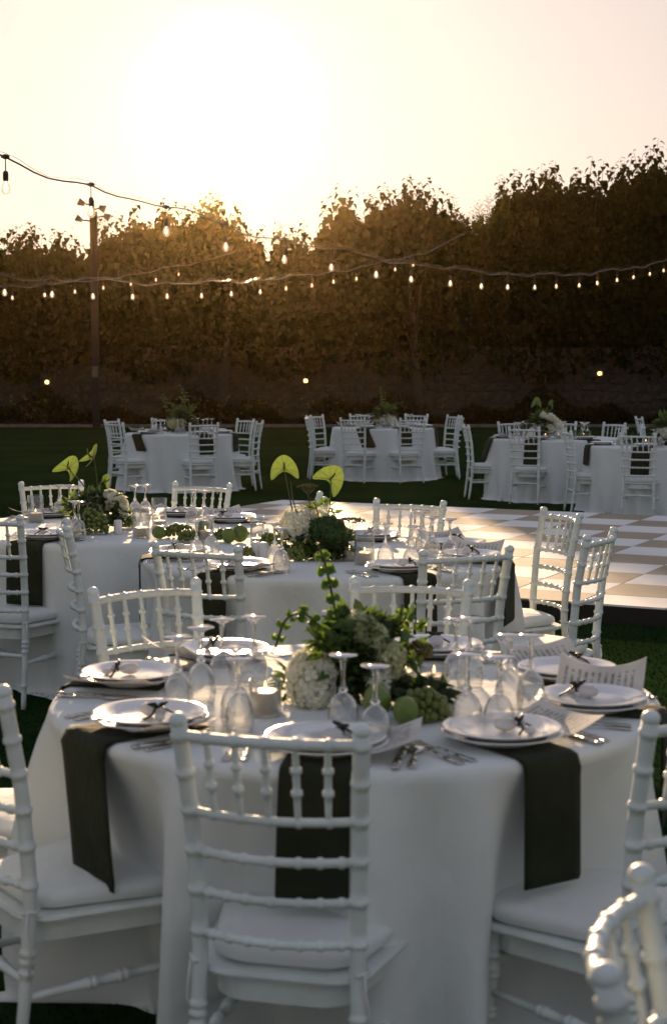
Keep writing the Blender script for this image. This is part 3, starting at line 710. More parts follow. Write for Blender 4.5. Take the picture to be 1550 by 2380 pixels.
# ---------------------------------------------------------------- place settings
PLP = [(0, .004), (.075, .004), (.078, 0), (.084, 0), (.088, .005), (.104, .013), (.133, .0185), (.1375, .0205), (.136, .0225), (.131, .0215), (.104, .017), (.090, .0095), (.08, .008), (0, .008)]
CHARGER = Proto(lambda: MB().lathe([(r * 1.035, z) for r, z in PLP], 48).build('charger_plate', M['china']))
PLATE = Proto(lambda: MB().lathe(PLP, 48).build('dinner_plate', M['china']))
def make_favour():
    r = empty('favour_pouch')
    m = MB(); m.lathe([(0, -.030), (.012, -.028), (.022, -.018), (.026, -.002), (.022, .014), (.012, .024), (.006, .029), (.007, .033), (.015, .042), (.019, .050), (.004, .042), (0, .040)], 16, wob=lambda i, k: .0016 * math.sin(k * 2.7 + i) * (0 < i < 11))
    m.v = [(v[2] * .9, v[1] * .85, .017 + v[0] * .62) for v in m.v]; m.f = [f[::-1] for f in m.f]
    m.build('pouch', M['gauze'], r)
    m = MB(); m.ell((.058, -.016, .009), (.014, .012, .009), 10, 7); m.build('sugared_bloom', M['gauze'], r)
    m = MB(); m.tube([(.031, .008 * math.cos(a), .018 + .006 * math.sin(a)) for a in np.linspace(0, 2 * PI, 11)], .003, 5)
    for sg in (-1, 1):
        m.tube([(.031, 0, .026)] + [(.031 + .006 * sg, sg * (.004 + .020 * math.sin(a)), .027 + .014 * math.sin(a * .5) * (1 + .4 * math.cos(a))) for a in np.linspace(.3, PI, 8)] + [(.031, 0, .027)], .0034, 5)
        m.tube([(.031, 0, .026), (.036, sg * .014, .024), (.044, sg * .028, .014), (.046 + .01 * sg, sg * .046, .004)], .0028, 5)
    m.build('ribbon', M['greenribbon'], r)
    return r
FAVOUR = Proto(make_favour)
def make_menu(k):
    lift = .022 + .012 * k
    def f(a, b_):
        x = .055 + .155 * b_; y = (a - .5) * .225
        zz = .012 + lift * max(0, (b_ - .35)) ** 1.5 * 2.0 + (.014 + .010 * k) * (2 * abs(a - .5)) ** 2 * max(0, b_ - .3) * 1.3
        return (y, x, zz)
    m = MB(); m.grid(f, 14, 8); n = len(m.v)
    m.grid(lambda a, b_: tuple(np.array(f(a, b_)) - np.array((0, 0, .0009))), 14, 8)
    m.f = m.f[:112][::-1] and [q for q in m.f[:112]] + [q[::-1] for q in m.f[112:]]
    return m.build('menu_card', M['menu'])
MENUS = [Proto(lambda k=k: make_menu(k)) for k in range(3)]
def flat(mb, pts, th=.0022):               # closed outline with a height profile -> thin solid
    n = len(pts); o = len(mb.v)
    for (x, y, z) in pts: mb.v.append((x, y, z))
    for (x, y, z) in pts: mb.v.append((x, y, z + th))
    mb.f.append(tuple(range(o, o + n))[::-1]); mb.f.append(tuple(range(o + n, o + 2 * n)))
    for k in range(n): mb.f.append((o + k, o + (k + 1) % n, o + n + (k + 1) % n, o + n + k))
def strip(mb, path, th=.0022):             # (y, halfwidth, z) list -> lofted strip
    for (y0, w0, z0), (y1, w1, z1) in zip(path[:-1], path[1:]):
        o = len(mb.v); mb.v += [(-w0, y0, z0), (w0, y0, z0), (w1, y1, z1), (-w1, y1, z1), (-w0, y0, z0 + th), (w0, y0, z0 + th), (w1, y1, z1 + th), (-w1, y1, z1 + th)]
        mb.f += [(o, o + 3, o + 2, o + 1), (o + 4, o + 5, o + 6, o + 7), (o, o + 1, o + 5, o + 4), (o + 1, o + 2, o + 6, o + 5), (o + 2, o + 3, o + 7, o + 6), (o + 3, o, o + 4, o + 7)]
HANDLE = [(-.10, .009, .001), (-.085, .0105, .002), (-.04, .0065, .004), (.0, .0038, .006), (.025, .0035, .007)]
def make_fork():
    r = empty('fork'); m = MB(); strip(m, HANDLE + [(.04, .008, .005), (.055, .0115, .002)]); m.build('handle', M['steel'], r)
    m = MB()
    for x in (-.0095, -.0032, .0032, .0095):
        q = MB(); strip(q, [(.055, .0019, .002), (.08, .0018, .002), (.10, .0012, .006)]); m.add([(a + x, b_, c_) for a, b_, c_ in q.v], q.f)
    m.build('tines', M['steel'], r); return r
def make_knife():
    r = empty('knife'); m = MB(); strip(m, [(-.115, .008, .001), (-.10, .0095, .001), (-.03, .007, .001), (-.01, .0055, .001)], .006); m.build('handle', M['steel'], r)
    m = MB(); strip(m, [(-.01, .005, .003), (.0, .0085, .003), (.06, .0095, .003), (.10, .007, .003), (.115, .001, .003)], .0015); m.build('blade', M['steel'], r); return r
def make_spoon():
    r = empty('spoon'); m = MB(); strip(m, HANDLE); m.build('handle', M['steel'], r)
    m = MB(); m.ell((0, .055, .006), (.0195, .032, .006), 14, 8); m.build('bowl', M['steel'], r); return r
FORK, KNIFE, SPOON = Proto(make_fork), Proto(make_knife), Proto(make_spoon)
def napkin(T, phi, label, w=.155, hang=.28, skew=0, inner=.27, group=None):
    a0 = math.radians(phi); R = T['R']; Cx, Cy = T['c']
    o_ = Vector((math.cos(a0), math.sin(a0))); s_ = Vector((-math.sin(a0), math.cos(a0)))
    hw = w / 2
    def maxr(z): return max(T['rad'](a0 + d, z) for d in np.linspace(-hw / R, hw / R, 7))
    L0 = inner + .0; tot = L0 + hang
    def f(i, j, off=0, sh=0):
        dist = i * tot; lat = (j - .5) * w
        sag = 0
        if dist < L0 - .012: r_ = R - L0 + dist; z_ = TZ + .003
        else:
            q = dist - (L0 - .012)
            if q < .03: ang = q / .03 * PI / 2; r_ = R - .012 + .026 * math.sin(ang); z_ = TZ + .003 - .026 * (1 - math.cos(ang))
            else:
                z_ = TZ - .023 - (q - .03); r_ = max(R + .014, maxr(z_) + .006); sag = (q - .03) / hang
        r_ += off; p = o_ * r_ + s_ * (lat + skew * sag * .12 + sh * sag + .006 * math.sin(j * 7 + phi) * sag)
        # keep straight edges from cutting into the round skirt
        return Vector((Cx + p.x, Cy + p.y, z_ + .0 + off * (.0 if sag else .4)))
    m = MB(); m.grid(lambda i, j: f(i, j), 26, 8); na = len(m.f)
    m.grid(lambda i, j: f(i * (.97 if skew else .985), j, .004, .03 * skew), 26, 8)
    ob = m.build('napkin', M['napkin']); tag(ob, label, 'napkin', group)
    so = ob.modifiers.new('thick', 'SOLIDIFY'); so.thickness = .0016; so.offset = 1
    return ob
def setting(T, phi, desc, r=None, full=True, menu=0, group=None, skew=0, hang=.28, cut=(1, 1), w=.155):
    a = math.radians(phi); Cx, Cy = T['c']; R = T['R']; r = r or R - .165
    c = Vector((Cx + r * math.cos(a), Cy + r * math.sin(a), TZ)); rz = a + PI / 2          # local +y -> towards centre, +x -> diner's right
    if desc is None: return
    D = (lambda s_: s_ + ' ' + desc)
    rot = lambda x, y, z_: c + Vector((x * math.cos(rz) - y * math.sin(rz), x * math.sin(rz) + y * math.cos(rz), z_))
    napkin(T, phi, D('dark green napkin hanging over the edge'), skew=skew, hang=hang, group=group, w=w)
    CHARGER.put(rot(0, 0, .007), rz, D('white charger plate under another plate'), 'plate', group)
    PLATE.put(rot(0, 0, .0185), rz, D('white dinner plate'), 'plate', group)
    if not full: return
    FAVOUR.put(rot(random.uniform(-.03, .03), random.uniform(-.03, .02), .0265), rz + random.uniform(-1.2, 1.2), D('white favour pouch tied with dark ribbon'), 'favour', group)
    if menu is not None:
        MENUS[menu].put(rot(0, 0, .0125), rz - PI / 2, D('printed menu card curling up from under the plate'), 'menu card', group)
    if cut[0]:
        FORK.put(rot(-.172, -.015, .001), rz + .06, D('inner steel fork'), 'fork', group); FORK.put(rot(-.205, -.02, .001), rz + .02, D('outer steel fork'), 'fork', group)
    if cut[1]:
        KNIFE.put(rot(.172, -.03, .001), rz + random.uniform(-.05, .05), D('steel knife'), 'knife', group); SPOON.put(rot(.203, -.03, .001), rz, D('steel spoon'), 'spoon', group)
setting(T1, 263, 'before the squarely seen chair', menu=0)
setting(T1, 302, 'with two forks in plain view', menu=0)
setting(T1, 343, 'in front of the tall curled menu', menu=2)
setting(T1, 19, 'just beyond the tall curled menu', menu=1)
setting(T1, 66, 'hidden behind the arching green stems', menu=0)
setting(T1, 128, 'in front of the creamy chair', menu=1)
setting(T1, 167, 'on the sunlit cloth edge, knives bare', menu=0, cut=(1, 1))
setting(T1, 217, 'with napkin reaching the chair cushion', menu=0, skew=.4, hang=.33, w=.20)
setting(T2, 236, 'beside the twin shakers', menu=0)
setting(T2, 297, 'between tall candle and curved-back chair', menu=0)
setting(T2, 341, 'above napkin facing the chequered floor', menu=1, hang=.27, w=.2)
setting(T2, 23, 'behind goblet cluster by the dance floor', menu=1)
setting(T2, 70, 'beside the seed head facing dance floor', menu=0)
setting(T2, 186, 'over the yellow-lit napkin fold', menu=0)
setting(T3, 21, 'where grape and shaker tables meet', menu=1)
setting(T3, 62, 'behind the two grape-table goblets', menu=0)
setting(T3, 127, 'behind the tall candle glass and anthuriums', menu=0)
setting(T3, 250, 'over the long napkin at grape table', menu=0, hang=.3, w=.2)
FAR = ((T4, 'on the leafy-centrepiece table', {225: 'near the paired chairs', 300: 'behind the square-on chair', -15: 'before the lone facing chair', 40: 'on its unshaded back', 110: 'behind the sprigs', 160: 'by the overlapped chair'}),
       (T5, 'on the table numbered 3', {245: 'on the hydrangea side', 291: 'beside the number card', -12: 'toward the orchid table', 25: 'by the half-hidden chair', 65: 'behind the goblets', 110: 'behind the blooms', 150: 'by the narrow chair'}),
       (T6, 'on the orchid table', {190: 'toward table 3', 245: 'before the front chair', 300: 'toward the joined table', 110: 'behind the goblets', 70: 'behind the orchids'}),
       (T7, 'beside the orchid table', {186: 'at the joined side', 245: 'behind the square-on chair', 290: 'before the white blooms'}))
for T, nm, D_ in FAR:
    for a_, wh in D_.items(): setting(T, a_, nm + ' ' + wh, full=False, group='place settings ' + nm, skew=random.choice((0, 0, 1, -1)), hang=random.uniform(.2, .3), w=.2)
for T, angs, nm in ((T4, (40, 160, 225), 'on the leafy-centrepiece table'), (T5, (245, 25, 150), 'on the table numbered 3'), (T6, (190, 245), 'on the orchid table'), (T7, (245,), 'on the table beside the orchid table')):
    for a_ in angs:
        a = math.radians(a_); r = T['R'] - .165; c = (T['c'][0] + r * math.cos(a), T['c'][1] + r * math.sin(a), TZ + .0125)
        MENUS[1].put(c, a, 'small menu card curling up from a plate ' + nm, 'menu card', 'menu cards ' + nm)

# ---------------------------------------------------------------- upturned goblets
def make_goblet():
    r = empty('crystal_goblet')
    seg = 16
    outer = [(.0330, 0), (.0352, .010), (.0366, .026), (.0368, .040), (.0355, .055), (.0325, .068), (.0275, .080), (.020, .090), (.011, .0965), (.0075, .100)]
    inner = [(.004, .0935), (.0105, .0905), (.0185, .0845), (.0255, .0755), (.0302, .0645), (.0332, .053), (.0345, .040), (.0343, .026), (.0333, .010), (.0316, 0)]
    m = MB(); m.lathe(outer, 24); m.f = m.f[:-2]; m.lathe([(.0330, 0), (.0318, .0005), (.0318, .004), (.0330, .004)], 24, closed=True)
    m.build('bowl', M['cut'], r)
    m = MB(); m.lathe([(0, .0975), (.008, .098), (.0115, .104), (.0115, .108), (.0065, .113), (.0048, .125), (.0055, .150), (.0072, .168), (.0085, .176), (0, .177)], 8); m.build('stem', M['glass'], r, False)
    m = MB(); m.lathe([(0, .174), (.009, .176), (.018, .182), (.029, .1855), (.0335, .1865), (.0342, .188), (.0335, .1895), (0, .1905)], 24); m.build('foot', M['foot'], r)
    return r
GOB = Proto(make_goblet)
def goblet(u, v, label, group, T, s=1.0):
    p = at(u, v, TZ + .19 * s); GOB.put((p.x, p.y, TZ + .0015), random.uniform(0, 6), label, 'goblet', group, s)
GT = 'upturned goblets on the green-stem table'
for u, v, lb, s in ((413, 1479, 'upturned cut goblet next to the sunlit-edge plate', 1), (467, 1457, 'wider upturned goblet second in the sunlit row of four', 1.03), (516, 1438, 'upturned cut goblet third in the sunlit row of four', 1), (590, 1432, 'upturned cut goblet ending the sunlit row of four', 1),
                    (547, 1504, 'upturned cut goblet standing against the ivory candle glass', 1), (556, 1530, 'upturned cut goblet almost hidden by another beside ivory candle', .93), (797, 1521, 'upturned cut goblet in front of the hydrangea and dark leaves', 1), (872, 1546, 'upturned cut goblet in front of the two limes', 1),
                    (1060, 1437, 'upturned cut goblet behind the lit candle, touching its twin', 1), (1092, 1435, 'upturned cut goblet behind the lit candle, outer of two', 1), (1185, 1474, 'upturned cut goblet near the favour plate beyond curled menu', 1), (1234, 1475, 'upturned cut goblet right against the favour plate beyond curled menu', 1),
                    (1086, 1519, 'upturned cut goblet between lit candle and two-fork plate', 1), (1160, 1524, 'upturned cut goblet between two-fork plate and curled menu', 1), (776, 1420, 'upturned goblet behind the tall bell-flower stem', 1), (818, 1421, 'upturned goblet behind the creamy hydrangea top', 1)):
    goblet(u, v, lb, GT, T1, s)
for u, v, lb in ((457, 1207, 'upturned goblet behind the chair backing onto the shakers'), (491, 1199, 'upturned goblet beside the limes of the shaker table'), (638, 1216, 'upturned goblet next to the twin shakers, rear of pair'), (654, 1227, 'upturned goblet next to the twin shakers, front of pair'),
                 (896, 1217, 'upturned goblet beside the tall ivory candle'), (956, 1223, 'upturned goblet nearest the candle in the dance floor cluster'), (964, 1186, 'upturned goblet deepest in the dance floor cluster'), (984, 1188, 'upturned goblet rear centre of the dance floor cluster'),
                 (1005, 1202, 'upturned goblet in the middle of the dance floor cluster'), (1045, 1206, 'upturned goblet by the menu in the dance floor cluster')):
    goblet(u, v, lb, 'upturned goblets on the shaker table', T2)
for u, v, lb in ((138, 1127, 'upturned goblet behind the candle glass and anthuriums'), (162, 1127, 'upturned goblet touching its twin behind the anthuriums'), (173, 1164, 'upturned goblet before the grape mound, rear of pair'), (183, 1166, 'upturned goblet before the grape mound, front of pair'),
                 (314, 1128, 'upturned goblet behind the lit candle glass, nearer the orchids'), (338, 1127, 'upturned goblet behind the lit candle glass, nearer empty glass'), (446, 1139, 'upturned goblet behind the lime trail, nearer the empty glass'), (475, 1141, 'upturned goblet behind the lime trail, nearer shaker table')):
    goblet(u, v, lb, 'upturned goblets on the grape table', T3)
def far_goblets(T, n, nm, seed):
    rr = random.Random(seed)
    for k in range(n):
        a = 2 * PI * (k // 2) / (n / 2) + .2 + (k % 2) * .16; r = T['R'] - .34 - .05 * (k % 2)
        GOB.put((T['c'][0] + r * math.cos(a), T['c'][1] + r * math.sin(a), TZ + .0015), 0, 'upturned goblet in the ring ' + nm, 'goblet', 'upturned goblets ' + nm)
far_goblets(T4, 14, 'on the leafy-centrepiece table', 1); far_goblets(T5, 14, 'on the table numbered 3', 2); far_goblets(T6, 14, 'on the orchid table', 3); far_goblets(T7, 12, 'on the table beside the orchid table', 4)

# ---------------------------------------------------------------- candles in glass
def make_candle(R, H, hw, lit=True):
    r = empty('candle_glass')
    MB().lathe([(R, .0), (R, H - .001), (R - .0008, H), (R - .0022, H - .001), (R - .0022, .006), (.002, .006), (.002, 0)], 28, closed=True).build('glass_holder', M['thinglass'], r)
    if hw:
        m = MB(); m.lathe([(0, .0065), (R - .004, .0065), (R - .0035, .010), (R - .0035, hw - .003), (R - .006, hw), (R * .4, hw - .003), (0, hw - .004)], 24)
        c = m.build('candle', M['candle'], r)
        MB().tube([(0, 0, hw - .005), (.001, 0, hw + .008)], .0012, 5).build('wick', M['wick'], c)
        if lit: MB().lathe([(0, hw + .004), (.0025, hw + .008), (.0032, hw + .012), (.002, hw + .019), (0, hw + .026)], 8).build('flame', M['flame'], c)
    return r
VOT = Proto(lambda: make_candle(.040, .088, .060)); TALL = Proto(lambda: make_candle(.044, .150, .052)); EMPT = Proto(lambda: make_candle(.041, .150, .028)); SMALL = Proto(lambda: make_candle(.032, .065, .045))
def put(pr, u, v, label, cat='candle', group=None, s=None):
    p = at(u, v, TZ); return pr.put((p.x, p.y, TZ + .0015), random.uniform(0, 6), label, cat, group, s)
put(VOT, 617, 1662, 'ivory candle in clear glass beside the pair of goblets, low flame'); put(VOT, 1008, 1622, 'lit ivory candle in clear glass beside the limes and grapes'); put(SMALL, 942, 1597, 'small votive candle half hidden behind the creamy hydrangea')
put(TALL, 84, 1214, 'tall glass holder with thick white candle at the anthuriums'); put(EMPT, 186, 1205, 'tall glass holder behind the anthurium stems'); put(TALL, 329, 1250, 'tall glass holder with lit white candle beside a lime'); put(EMPT, 371, 1222, 'tall nearly empty glass holder behind the lime'); put(TALL, 478, 1258, 'tall glass holder standing among limes and grapes')
put(SMALL, 148, 1200, 'small white votive beside the grape mound')
put(EMPT, 598, 1262, 'slim glass holder behind the twin shakers', s=.85); put(TALL, 847, 1312, 'tall glass holder with thick ivory candle beside green bloom ball'); put(SMALL, 812, 1304, 'small glass votive beside the green bloom ball')
for x, y in ((-.35, -.32), (-.15, -.42), (.02, -.36), (.18, -.40), (.34, -.30)): SMALL.put((T6['c'][0] + x, T6['c'][1] + y, TZ + .0015), 0, 'small lit votive candle in the row on the orchid table', 'candle', 'votives on the orchid table')
for x, y in ((-.30, .1), (-.2, -.25), (-.45, -.1)): SMALL.put((T7['c'][0] + x, T7['c'][1] + y, TZ + .0015), 0, 'small lit votive candle on the table beside the orchid table', 'candle', 'votives beside the orchid table')

# salt and pepper shakers
def make_shaker():
    r = empty('shaker'); MB().lathe([(0, 0), (.020, 0), (.022, .003), (.022, .060), (.020, .068), (.014, .073), (0, .074)], 20).build('body', M['ceramic'], r)
    m = MB()
    for k in range(5): a = k * 2 * PI / 5; m.ell((.007 * math.cos(a), .007 * math.sin(a), .0735), (.0014, .0014, .0006), 6, 4)
    m.build('holes', M['wick'], r); return r
SHK = Proto(make_shaker)
put(SHK, 275, 1241, 'single white ceramic shaker beside the grape mound', 'shaker'); put(SHK, 596, 1297, 'white ceramic shaker beside the yellow grapes', 'shaker', 'twin shakers'); put(SHK, 614, 1299, 'white ceramic shaker touching the goblet pair', 'shaker', 'twin shakers')

# ---------------------------------------------------------------- fruit
def make_lime(rough=.02, long=1.15):
    r = empty('lime'); m = MB(); m.ell((0, 0, .034), (.034 * long, .033, .034), 18, 12, .012); m.build('skin', M['lime'], r)
    m = MB(); m.tube([(.034 * long - .002, 0, .034), (.034 * long + .006, 0, .036)], [.006, .003], 6); m.build('stem_end', M['stem'], r); return r
LIME = Proto(make_lime)
for u, v, lb, s in ((876, 1672, 'lime half hidden behind a goblet under the hydrangea', 1.12), (943, 1686, 'round lime next to the grapes, before the lit candle', 1.02), (370, 1253, 'dark green lime beside the lit tall candle', .98), (472, 1238, 'lime showing above the tall candle among grapes', .95), (532, 1263, 'egg-shaped lime lying beside the tall upright lime', .98), (558, 1261, 'tall upright lime closest to the shaker table plates', 1.12)):
    put(LIME, u, v, lb, 'lime', 'limes on the tables', (s * .95, s * .95, s * (1.15 if 'upright' in lb or 'half' in lb else 1)))
GRM = tmp(MB().ell((0, 0, 0), (.0105, .0105, .0125), 10, 7), M['grape']); GRM.name = 'grape'
def grapes(loc, rx, ry, rz_, n, label, seed, sc=1.0):
    rr = random.Random(seed); r = empty('grape_bunch', loc); tag(r, label, 'grapes', 'bunches of green grapes')
    pts = []
    tries = 0
    while len(pts) < n and tries < n * 60:
        tries += 1
        a = rr.uniform(0, 2 * PI); b_ = math.asin(rr.uniform(-.05, 1)); q = rr.uniform(.72, 1)
        p = Vector((rx * q * math.cos(b_) * math.cos(a), ry * q * math.cos(b_) * math.sin(a), .013 + rz_ * q * max(0, math.sin(b_))))
        if all((p - o).length > .0155 * sc for o in pts): pts.append(p)
    for p in pts:
        o = bpy.data.objects.new('grape', GRM); COL.objects.link(o); o.parent = r; o.location = p; s_ = rr.uniform(.85, 1.1) * sc; o.scale = (s_, s_, s_); o.rotation_euler = (rr.uniform(-1, 1), rr.uniform(-1, 1), 0)
    MB().tube([(0, 0, .01), (0, 0, .013 + rz_ * .8)], .004, 5).build('stalk', M['stem'], r)
def gr(u, v, *a, **k): grapes(at(u, v, TZ + .0015), *a, **k)
gr(985, 1672, .062, .05, .06, 60, 'grape bunch beside the round lime and lit candle', 1)
gr(215, 1242, .085, .05, .12, 90, 'tall grape mound hanging from the anthurium arrangement', 2)
gr(415, 1250, .085, .05, .055, 70, 'grape bunch trailing between the limes on grape table', 3); gr(440, 1258, .05, .04, .04, 35, 'small grape bunch at the end of the lime trail', 4)
gr(515, 1258, .045, .035, .045, 32, 'small grape bunch beside the egg-shaped lime', 5); gr(575, 1297, .03, .03, .035, 16, 'tiny yellowish grape bunch beside the twin shakers', 6); gr(628, 1268, .045, .035, .05, 30, 'grape bunch behind the twin shakers', 7)
gr(692, 1303, .05, .04, .05, 40, 'grape bunch under the green bloom ball', 8); gr(290, 1225, .05, .04, .05, 30, 'grape bunch behind the single shaker', 9)

# ---------------------------------------------------------------- flowers
def head(m, c, r, n, pet, seed, flat_=1.0):            # hydrangea-like head of four-petal florets
    rr = random.Random(seed); c = Vector(c)
    for k in range(n):
        zc = 1 - 2 * (k + .5) / n; a = k * 2.39996; s_ = math.sqrt(1 - zc * zc)
        d = Vector((s_ * math.cos(a), s_ * math.sin(a), zc)); q = rr.uniform(.74, 1.10)
        p = c + Vector((d.x * r[0], d.y * r[1], d.z * r[2] * flat_)) * q
        t = d.orthogonal().normalized(); t.rotate(Quaternion(d, rr.uniform(0, 6)))
        for h in range(4):
            u_ = t.copy(); u_.rotate(Quaternion(d, h * PI / 2)); w_ = d.cross(u_); L_ = pet * rr.uniform(.8, 1.2)
            m.add([p, p + u_ * L_ * .6 + w_ * L_ * .45 + d * L_ * .25, p + u_ * L_ * 1.05 + d * L_ * .12, p + u_ * L_ * .6 - w_ * L_ * .45 + d * L_ * .25], [(0, 1, 2, 3)])
def foliage(m, c, r, n, L_, seed, up=.3, w=.55):
    rr = random.Random(seed); c = Vector(c)
    for k in range(n):
        d = Vector((rr.gauss(0, 1), rr.gauss(0, 1), rr.gauss(0, 1) + up)).normalized(); q = rr.uniform(.3, 1) ** .6
        p = c + Vector((d.x * r[0], d.y * r[1], d.z * r[2])) * q
        if p.z < TZ + .006: p.z = TZ + rr.uniform(.006, .03)
        dd = d + Vector((rr.gauss(0, .5), rr.gauss(0, .5), rr.gauss(0, .4))); 
        if p.z < TZ + .04: dd.z = abs(dd.z)
        l = L_ * rr.uniform(.6, 1.25); m.leaf(p, dd, Vector((rr.gauss(0, .6), rr.gauss(0, .6) - .3, 1)), l, l * w, .3, .25)
def fuzz(m, c, r, n, s_, seed):
    rr = random.Random(seed)
    for k in range(n):
        zc = 1 - 2 * (k + .5) / n; a = k * 2.39996; q = math.sqrt(1 - zc * zc); e = rr.uniform(.88, 1.06)
        m.ell((c[0] + r[0] * q * math.cos(a) * e, c[1] + r[1] * q * math.sin(a) * e, c[2] + r[2] * zc * e), (s_ * rr.uniform(.7, 1.2),) * 3, 5, 4)
def path_pts(P, n):
    P = [Vector(p) for p in P]; o_ = []
    for i in range(len(P) - 1):
        p0, p1, p2, p3 = P[max(i - 1, 0)], P[i], P[i + 1], P[min(i + 2, len(P) - 1)]
        for k in range(n):
            t = k / n; o_.append(.5 * ((2 * p1) + (p2 - p0) * t + (2 * p0 - 5 * p1 + 4 * p2 - p3) * t * t + (3 * p1 - p0 - 3 * p2 + p3) * t ** 3))
    return o_ + [P[-1]]
def bells(root, pts, size0, size1, seed, whorl=5, gap=.034):       # bells-of-Ireland spire
    rr = random.Random(seed); path = path_pts(pts, 10); m = MB(); b_ = MB()
    m.tube(path, [.0035] * len(path), 6); m.build('stem', M['stem'], root)
    acc = 0; tot = sum((path[i + 1] - path[i]).length for i in range(len(path) - 1)); run = 0
    for i in range(len(path) - 1):
        sg = path[i + 1] - path[i]; run += sg.length; acc += sg.length
        if acc < gap or run < .05: continue
        acc = 0; d = sg.normalized(); t = d.orthogonal(); sz = (size0 + (size1 - size0) * run / tot) * rr.uniform(.75, 1.3); a0 = rr.uniform(0, 6)
        for w_ in range(whorl):
            u_ = t.copy(); u_.rotate(Quaternion(d, a0 + w_ * 2 * PI / whorl)); ax = (u_ + d * rr.uniform(.1, .7)).normalized(); o_ = ax.orthogonal().normalized(); q_ = ax.cross(o_)
            p = path[i] + u_ * .004; V = []; 
            for (h, r_) in ((.0, .12), (.35, .32), (.75, .62 + rr.uniform(-.1, .1)), (1.0, .70 + rr.uniform(-.1, .15))):
                for k in range(7):
                    an = 2 * PI * k / 7; rr_ = r_ * (1 + rr.uniform(-.12, .12)); V.append(p + ax * h * sz * .8 + (o_ * math.cos(an) + q_ * math.sin(an)) * rr_ * sz)
            b_.add(V, [(i2 * 7 + k, i2 * 7 + (k + 1) % 7, i2 * 7 + 7 + (k + 1) % 7, i2 * 7 + 7 + k) for i2 in range(3) for k in range(7)])
    b_.build('bell_flowers', M['bell'], root)
def heart(n=34):
    o_ = []
    for k in range(n):
        t = 2 * PI * k / n; x = 17 * math.sin(t) * abs(math.sin(t)) ** .12; y = (11.5 * math.cos(t) - 7.4 * math.cos(2 * t)) if math.cos(t) > 0 else 7.4 + 15 * math.cos(t); o_.append((x / 18.5, (y + 1.0) * 1.65 / 17))
    return o_
def anthurium(root, base, p, size, nrm, roll, bow=(0, 0, 0), sx=1.0):
    # heart leaf-flower facing nrm; roll turns the notch
    nrm = Vector(nrm).normalized(); up = Vector((0, 0, 1)); up = (up - nrm * up.dot(nrm)).normalized(); up.rotate(Quaternion(nrm, roll)); rt = up.cross(nrm)
    p = Vector(p); H = heart(); m = MB(); V = [p]; n = len(H)
    for s_ in (.35, .7, .9, 1.0):
        for (x, y) in H:
            r_ = math.hypot(x, y) * s_
            V.append(p + rt * x * s_ * size * sx + up * y * s_ * size + nrm * size * (.38 * r_ * r_ - .16 * abs(x * s_) + .05 * math.sin(6 * x + 3 * y) * s_ * s_))
    Fc = [(0, 1 + k, 1 + (k + 1) % n) for k in range(n)]
    for i in range(3):
        for k in range(n): a = 1 + i * n; Fc.append((a + k, a + n + k, a + n + (k + 1) % n, a + (k + 1) % n))
    m.add(V, Fc); o_ = m.build('anthurium_flower', M['anth'], root)
    vn = MB()
    for k in range(1, n, 3):
        i_ = [1 + j_ * n + k for j_ in range(4)]; q0 = p + up * size * .3
        vn.tube([q0 + nrm * .001] + [V[j_] + nrm * .0008 for j_ in i_[1:]], [.0011, .0009, .0007, .0004], 4, False)
    vn.build('veins', M['vein'], o_)
    a0 = p + up * size * .30; sp_ = MB(); sp_.tube([a0, a0 + nrm * size * .22 + up * size * .05, a0 + nrm * size * .5 - up * size * .15, a0 + nrm * size * .62 - up * size * .42], [.0045, .0055, .005, .003], 7); sp_.build('spadix', M['seed'], o_)
    base = Vector(base); mid = base.lerp(a0 - nrm * .01, .55) + Vector(bow)
    MB().tube(path_pts([base, mid, a0 - nrm * .004], 8), .0032, 6).build('stem', M['stem'], root)
def umbel(root, base, p, r, seed, m_='seed', tilt=(0, 0)):
    rr = random.Random(seed); base, p = Vector(base), Vector(p); hub = p - Vector((0, 0, r * .8)); st = MB(); st.tube(path_pts([base, base.lerp(hub, .5) + Vector((.008, 0, 0)), hub], 6), .0022, 5); b_ = MB()
    for k in range(26):
        a = k * 2.4; q = math.sqrt((k + .5) / 26); t = p + Vector((r * q * math.cos(a), r * q * math.sin(a), r * .25 * (1 - q * q) + tilt[0] * q * math.cos(a)))
        st.tube([hub, hub.lerp(t, .6) - Vector((0, 0, r * .1)), t], .0009, 4, False)
        for h in range(7): b_.ell(tuple(t + Vector((rr.gauss(0, r * .08), rr.gauss(0, r * .08), rr.gauss(0, r * .03)))), (r * .055,) * 3, 5, 4)
    st.build('stem', M['stem'], root); b_.build('umbel_head', M[m_], root)
def arrangement(loc, label):
    r = empty('flower_arrangement', (0, 0, 0)); r.location = (loc[0], loc[1], 0); tag(r, label, 'flower arrangement'); return r
class Off:                                    # world -> local of an arrangement root
    def __init__(s, loc): s.o = Vector((loc[0], loc[1], 0))
    def __call__(s, u, v, y): return atd(u, v, y) - s.o

# green-stem arrangement on the near-focus table
B = Vector((.03, 4.02)); r1 = arrangement(B, 'tall arrangement of arching green bell stems and creamy hydrangea'); Q = Off(B)
m = MB(); head(m, Q(728, 1605, 3.89), (.050, .045, .055), 120, .018, 1); head(m, Q(706, 1560, 3.92), (.040, .042, .048), 90, .017, 2); head(m, Q(742, 1560, 3.91), (.040, .04, .045), 80, .017, 41); head(m, Q(700, 1600, 3.93), (.032, .04, .05), 70, .017, 42); m.build('hydrangea_head', M['petal'], r1, False)
m = MB(); head(m, Q(835, 1462, 3.96), (.042, .045, .042), 90, .017, 3); head(m, Q(868, 1488, 3.95), (.036, .04, .04), 75, .016, 43); head(m, Q(908, 1530, 3.93), (.036, .04, .042), 80, .016, 4); head(m, Q(915, 1565, 3.93), (.026, .03, .032), 50, .015, 44); m.build('hydrangea_head', M['petalgreen'], r1, False)
